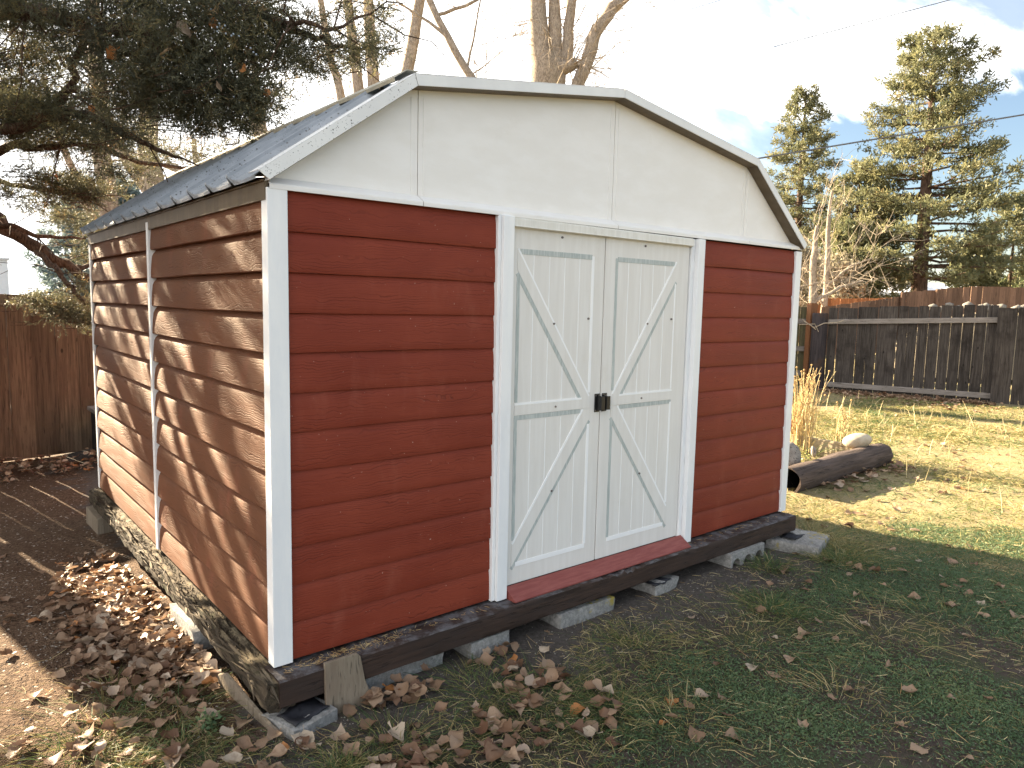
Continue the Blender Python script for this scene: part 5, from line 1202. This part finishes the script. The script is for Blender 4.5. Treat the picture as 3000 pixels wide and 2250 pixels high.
# e) a few tall straw stems
x, y = scatter(170, 5.5, 11.8, -1.5, 3.2); P = np.stack([x, y, gz(x, y)], 1); n_ = len(x); D = unit(rg.normal(0, .22, (n_, 3))+np.array([0, 0, 1.])); ln = rg.uniform(.12, .34, n_)
V, F, T = blades(P, D, ln, .006, rg.normal(0, .04, (n_, 3)), rg.uniform(.75, 1, n_), rg); o = npmesh('straw_stems', V, F, M['stalk'], None, T); tag(o, 'scattered tall straw stems standing in the sunlit lawn', 'dry grass', None, 'stuff')
# f) loose straw, twigs and pebbles on the front soil
x, y = scatter(6500, -1.0, 4.2, -2.3, 1.0); k = in_view(x, y) & outside_shed(x, y); x, y = x[k], y[k]; n_ = len(x); P = np.stack([x, y, gz(x, y)+.005], 1); az = rg.uniform(0, 6.283, n_); D = unit(np.stack([np.cos(az), np.sin(az), rg.normal(.05, .12, n_)], 1))
V, F, T = blades(P, D, rg.uniform(.02, .085, n_), rg.uniform(.0013, .0027, n_), rg.normal(0, .007, (n_, 3))*np.array([1, 1, .4]), rg.uniform(.1, 1, n_), rg, .7); o = npmesh('loose_straw', V, F, M['stalk'], None, T); tag(o, 'loose dry straw and bits of twig lying over soil and grass', 'straw', None, 'stuff')
x, y = scatter(9000, -1.0, 4.0, -2.2, 2.6); k = in_view(x, y) & outside_shed(x, y) & (rg.random(len(x)) < np.where((x < .1) | (y > -.6), 1, .35)); x, y = x[k], y[k]; n_ = len(x); s_ = rg.uniform(.0015, .0048, n_)
oc = np.array([(1, 0, 0), (0, 1, 0), (-1, 0, 0), (0, -1, 0), (0, 0, .8), (0, 0, -.8)]); V = (np.stack([x, y, gz(x, y)+.001], 1)[:, None, :] + oc[None]*s_[:, None, None]*rg.uniform(.7, 1.3, (n_, 6, 1))).reshape(-1, 3)
F = (np.arange(n_)[:, None, None]*6 + np.array([(0, 1, 4), (1, 2, 4), (2, 3, 4), (3, 0, 4), (1, 0, 5), (2, 1, 5), (3, 2, 5), (0, 3, 5)])[None]).reshape(-1, 3)
o = npmesh('gravel', V, F, M['rock'], None, None); tag(o, 'tiny pale pebbles and grit scattered over the soil', 'gravel', None, 'stuff')
# debris on the front beam
n_ = 520; x = np.where(rg.random(n_) < .6, rg.normal(.26, .16, n_), rg.uniform(0, 3.4, n_)); y = rg.normal(-.045, .016, n_); k = (x > -.01) & (x < 3.5) & ((x < 1.05) | (x > 2.45)); x, y = x[k], y[k]; n_ = len(x); az = rg.uniform(0, 6.28, n_)
V, F, T = blades(np.stack([x, y, np.full(n_, -.0085)], 1), unit(np.stack([np.cos(az), np.sin(az), rg.uniform(0, .25, n_)], 1)), rg.uniform(.008, .028, n_), .0016, None, rg.uniform(0, .6, n_), rg, .7); o = npmesh('beam_debris', V, F, M['stalk'], None, T); tag(o, 'dry needle crumbs lying on the front beam ledge', 'debris', None, 'stuff')

# ------------------------------------------------------------------ fallen leaves
def leaf_variant(seed):
    rg = np.random.default_rng(seed); n = 8; V = []; ratio = rg.uniform(.78, 1.0); curl = rg.uniform(-.8, 1.7); bend = rg.uniform(-1.0, 1.5); tw = rg.normal(0, .7); wv = rg.uniform(0, 6.28); wa = rg.uniform(.02, .07)
    w0 = [0, .30, .47, .50, .42, .28, .13, .0]
    for i in range(n):
        s_ = i/(n-1); w = w0[i]*ratio
        for j, e in enumerate((-1, -.5, 0, .5, 1)):
            yy = e*w*(1+rg.uniform(-.20, .16)*(abs(e) == 1)); xx = s_-.45 - (.08*abs(e) if i < 3 else 0)
            z = curl*yy*yy*.9*(1 if abs(e) else 1) + bend*.38*(s_-.45)**2*2 + tw*yy*(s_-.4) + rg.normal(0, .018) + (.03*abs(e)) + wa*math.sin(9*s_+4*yy+wv)*(.4+abs(e))
            V.append((xx, yy, z))
    F = [(i*5+j, (i+1)*5+j, (i+1)*5+j+1, i*5+j+1) for i in range(n-1) for j in range(4)]
    b0 = len(V); V += [(-.45, -.012, .0), (-.45, .012, .0), (-.85, .03+rg.normal(0, .08), .05+rg.normal(0, .05)), (-.85, .012+rg.normal(0, .02), .05)]; F.append((b0, b0+1, b0+2, b0+3))
    return np.array(V), np.array(F)
LV = [leaf_variant(100+i) for i in range(14)]
leaf_me = {}
def leaf_mesh(v, tb):
    if (v, tb) not in leaf_me:
        V, F = LV[v]; me = bpy.data.meshes.new('dry_leaf'); me.from_pydata([tuple(q) for q in V], [], [tuple(q) for q in F]); me.materials.append(M['dryleaf'])
        at = me.attributes.new('tint', 'FLOAT', 'POINT'); at.data.foreach_set('value', np.full(len(V), tb/7, dtype=np.float32)); me.polygons.foreach_set('use_smooth', [True]*len(F)); leaf_me[(v, tb)] = me
    return leaf_me[(v, tb)]
LEAF = []      # zone, x, y, z, size, tilt x, tilt y, rz, variant, tint
def lay(zone, n, fx, fy, size=(.036, .074), zs=0., tilt=.23):
    x = fx(n); y = fy(n); k = outside_shed(x, y); x, y = x[k], y[k]
    for a, b_ in zip(x, y):
        LEAF.append((zone, a, b_, gz1(a, b_)+.012+zs*rg.random(), rg.uniform(*size), rg.normal(0, tilt), rg.normal(0, tilt), rg.uniform(0, 6.28), rg.integers(0, 14), int(np.clip(rg.normal(3.2, 1.9), 0, 7))))
N_ = lambda m_, s_: (lambda n: rg.normal(m_, s_, n)); U_ = lambda a, b_: (lambda n: rg.uniform(a, b_, n))
lay('drift', 420, N_(-.27, .11), N_(1.55, .30), zs=.035); lay('drift', 430, N_(-.22, .10), N_(.90, .28), zs=.04); lay('drift', 120, U_(-.55, -.1), U_(.35, 2.0), zs=.01); lay('drift', 60, N_(-.17, .06), N_(.62, .12), zs=.04)
lay('drift', 60, N_(-.42, .1), N_(.85, .2), zs=.02); lay('corner', 46, N_(-.55, .22), N_(.12, .18), (.036, .078), zs=.02); lay('corner', 34, N_(-.2, .16), N_(-.18, .12), (.036, .078), zs=.02)
lay('board', 34, N_(.42, .10), N_(-.185, .035), (.036, .078), zs=.04); lay('heap', 54, N_(.93, .11), N_(-.42, .16), (.036, .078), zs=.03); lay('heap', 44, N_(.62, .18), N_(-.66, .12), (.036, .078), zs=.02); lay('heap', 44, N_(.22, .2), N_(-.50, .12), (.036, .078), zs=.015)
lay('lawn', 70, U_(.9, 3.8), U_(-1.9, -.35), (.035, .075)); lay('lawn', 30, U_(3.2, 5), U_(-1.5, .1), (.04, .08)); lay('gravel', 16, U_(-.8, -.1), U_(.3, 2.8), (.035, .07))
lay('fence', 420, U_(-1.0, 1.2), N_(5.12, .20), zs=.10); 
lay('right', 150, lambda n: rg.uniform(0, 1, n)*.9+11.95, lambda n: rg.uniform(1.3, 4.8, n), (.05, .09), .02)
t_ = rg.uniform(0, 1, 520); 
for q in t_:
    LEAF.append(('right', 12.75+.80*q+rg.normal(-.14, .13), 4.45-2.7*q+rg.normal(0, .1), -.20+.05*rg.random(), rg.uniform(.05, .09), rg.normal(0, .4), rg.normal(0, .4), rg.uniform(0, 6.28), rg.integers(0, 14), int(rg.integers(0, 5))))
lay('log', 60, U_(5.2, 6.7), N_(.48, .07), (.05, .09), .05); lay('log', 24, U_(4.3, 7.8), U_(-.3, .5), (.04, .08)); lay('log', 40, U_(5.2, 6.5), U_(.85, 1.5), (.03, .06)); lay('lawn', 90, U_(5.5, 11), U_(-2.5, 2.6), (.04, .09))
LB = {'drift': ('curled tan leaf in the leaf drift beside the rotted left timber', 'leaves in the drift beside the left timber'), 'corner': ('dry brown leaf on the bare soil left of the corner block', 'leaves on the soil by the left corner'), 'board': ('dry brown leaf in the small heap at the foot of the leaning board', 'leaves at the foot of the leaning board'),
 'heap': ('dry tan leaf in the loose heap on the grass in front of the shed', 'leaves heaped on the grass in front'), 'lawn': ('single dry leaf lying on the open lawn', 'leaves scattered on the lawn'), 'gravel': ('lone pale leaf on the brown gravel left of the shed', 'leaves scattered on the gravel'), 'fence': ('orange brown leaf banked along the foot of the left fence', 'leaves along the left fence'), 'right': ('dry leaf banked under the charcoal fence', 'leaves under the charcoal fence'), 'log': ('dry leaf lying beside the log', 'leaves around the log')}
def vis_size(q):
    d = math.hypot(q[1]-CAMXY[0], q[2]-CAMXY[1]); ok = bool(in_view(np.array([q[1]]), np.array([q[2]]), 0)[0]); dx = q[1]-CAMXY[0]; dy = q[2]-CAMXY[1]; f = dx*.639+dy*.769
    ok = ok and f > 2.35 and abs(dx*.769-dy*.639) < .70*f
    return q[4]/d if ok else -1
order = sorted(range(len(LEAF)), key=lambda i: -vis_size(LEAF[i]))
from mathutils import Euler
for i in order[:300]:
    z_, x, y, z, s_, rx, ry, rz, v, tb = LEAF[i]
    o = bpy.data.objects.new('dry_leaf', leaf_mesh(int(v), tb)); o.location = (x, y, z); o.rotation_euler = (rx, ry, rz); o.scale = (s_, s_, s_); link(o); tag(o, LB[z_][0], 'leaf', LB[z_][1])
VV, FF, TT = {}, {}, {}
for i in order[300:]:
    z_, x, y, z, s_, rx, ry, rz, v, tb = LEAF[i]; V, F = LV[int(v)]; Mx = np.array(Euler((rx, ry, rz)).to_matrix()); k = 'left' if z_ in ('drift', 'corner', 'gravel', 'fence') else ('front' if z_ in ('board', 'heap') or (z_ == 'lawn' and x < 4.5) else 'right')
    nn_ = sum(len(q) for q in VV.get(k, [])); VV.setdefault(k, []).append(V*s_ @ Mx.T + np.array([x, y, z])); FF.setdefault(k, []).append(F+nn_); TT.setdefault(k, []).append(np.full(len(V), tb/7))
for k, lb in (('left', 'drifts of dry leaves beside the rotted timber and along the left fence'), ('front', 'dry leaf litter in front of the shed'), ('right', 'dry leaf litter around the log and under the charcoal fence')):
    if k in VV: o = npmesh('leaf_litter', np.concatenate(VV[k]), np.concatenate(FF[k]), M['dryleaf'], None, np.concatenate(TT[k]), True); tag(o, lb, 'leaf litter', None, 'stuff')
CL = ('big pale brown leaf caught high in the juniper, largest of those caught', 'bright orange brown leaf caught in the middle of the juniper foliage', 'small orange leaf caught beside the berries at the top of the juniper', 'red orange leaf caught in the right part of the juniper', 'glowing orange leaf caught on the dark fork of the juniper', 'orange leaf caught in the low left juniper spray', 'tiny orange leaf caught at the right tip of the juniper mass', 'yellow brown leaf caught just above the roof slope', 'brown leaf caught at the far left of the juniper')
for i, p in enumerate(CAUGHT):
    o = bpy.data.objects.new('dry_leaf', leaf_mesh((i*3) % 14, (5, 7, 7, 7, 7, 7, 7, 4, 3)[i])); s_ = (.10, .085, .05, .055, .05, .065, .045, .05, .05)[i]; o.location = p; o.rotation_euler = (1.1, .3*i, i*1.3+.6); o.scale = (s_,)*3; link(o); tag(o, CL[i], 'leaf')
# sandy crumbs and splinters on the rotted beam
n_ = 2600; x = rg.uniform(-.062, .008, n_); y = rg.uniform(-.05, 3.1, n_); az = rg.normal(1.57, .5, n_)
V, F, T = blades(np.stack([x, y, -.020-.012*rg.random(n_)], 1), unit(np.stack([np.cos(az), np.sin(az), rg.uniform(-.1, .4, n_)], 1)), rg.uniform(.006, .035, n_), rg.uniform(.0015, .005, n_), None, rg.uniform(0, .45, n_), rg, .6); o = npmesh('beam_debris', V, F, M['splinter'], None, T); tag(o, 'splinters and sandy crumbs lying on the rotted left timber', 'debris', None, 'stuff')
n_ = 420; y = rg.uniform(-.06, 3.1, n_); x = rg.normal(-.066, .010, n_)
V, F, T = blades(np.stack([x, y, rg.uniform(-.075, -.012, n_)], 1), unit(np.stack([rg.normal(-.12, .12, n_), np.where(rg.random(n_) < .5, 1, -1)*1., rg.normal(.06, .16, n_)], 1)), rg.uniform(.04, .18, n_), rg.uniform(.004, .013, n_), None, rg.uniform(0, .7, n_), rg, .3); o = npmesh('beam_splinters', V, F, M['splinter'], None, T); tag(o, 'long rotten splinters peeling off the left timber edge', 'splinters', None, 'stuff')
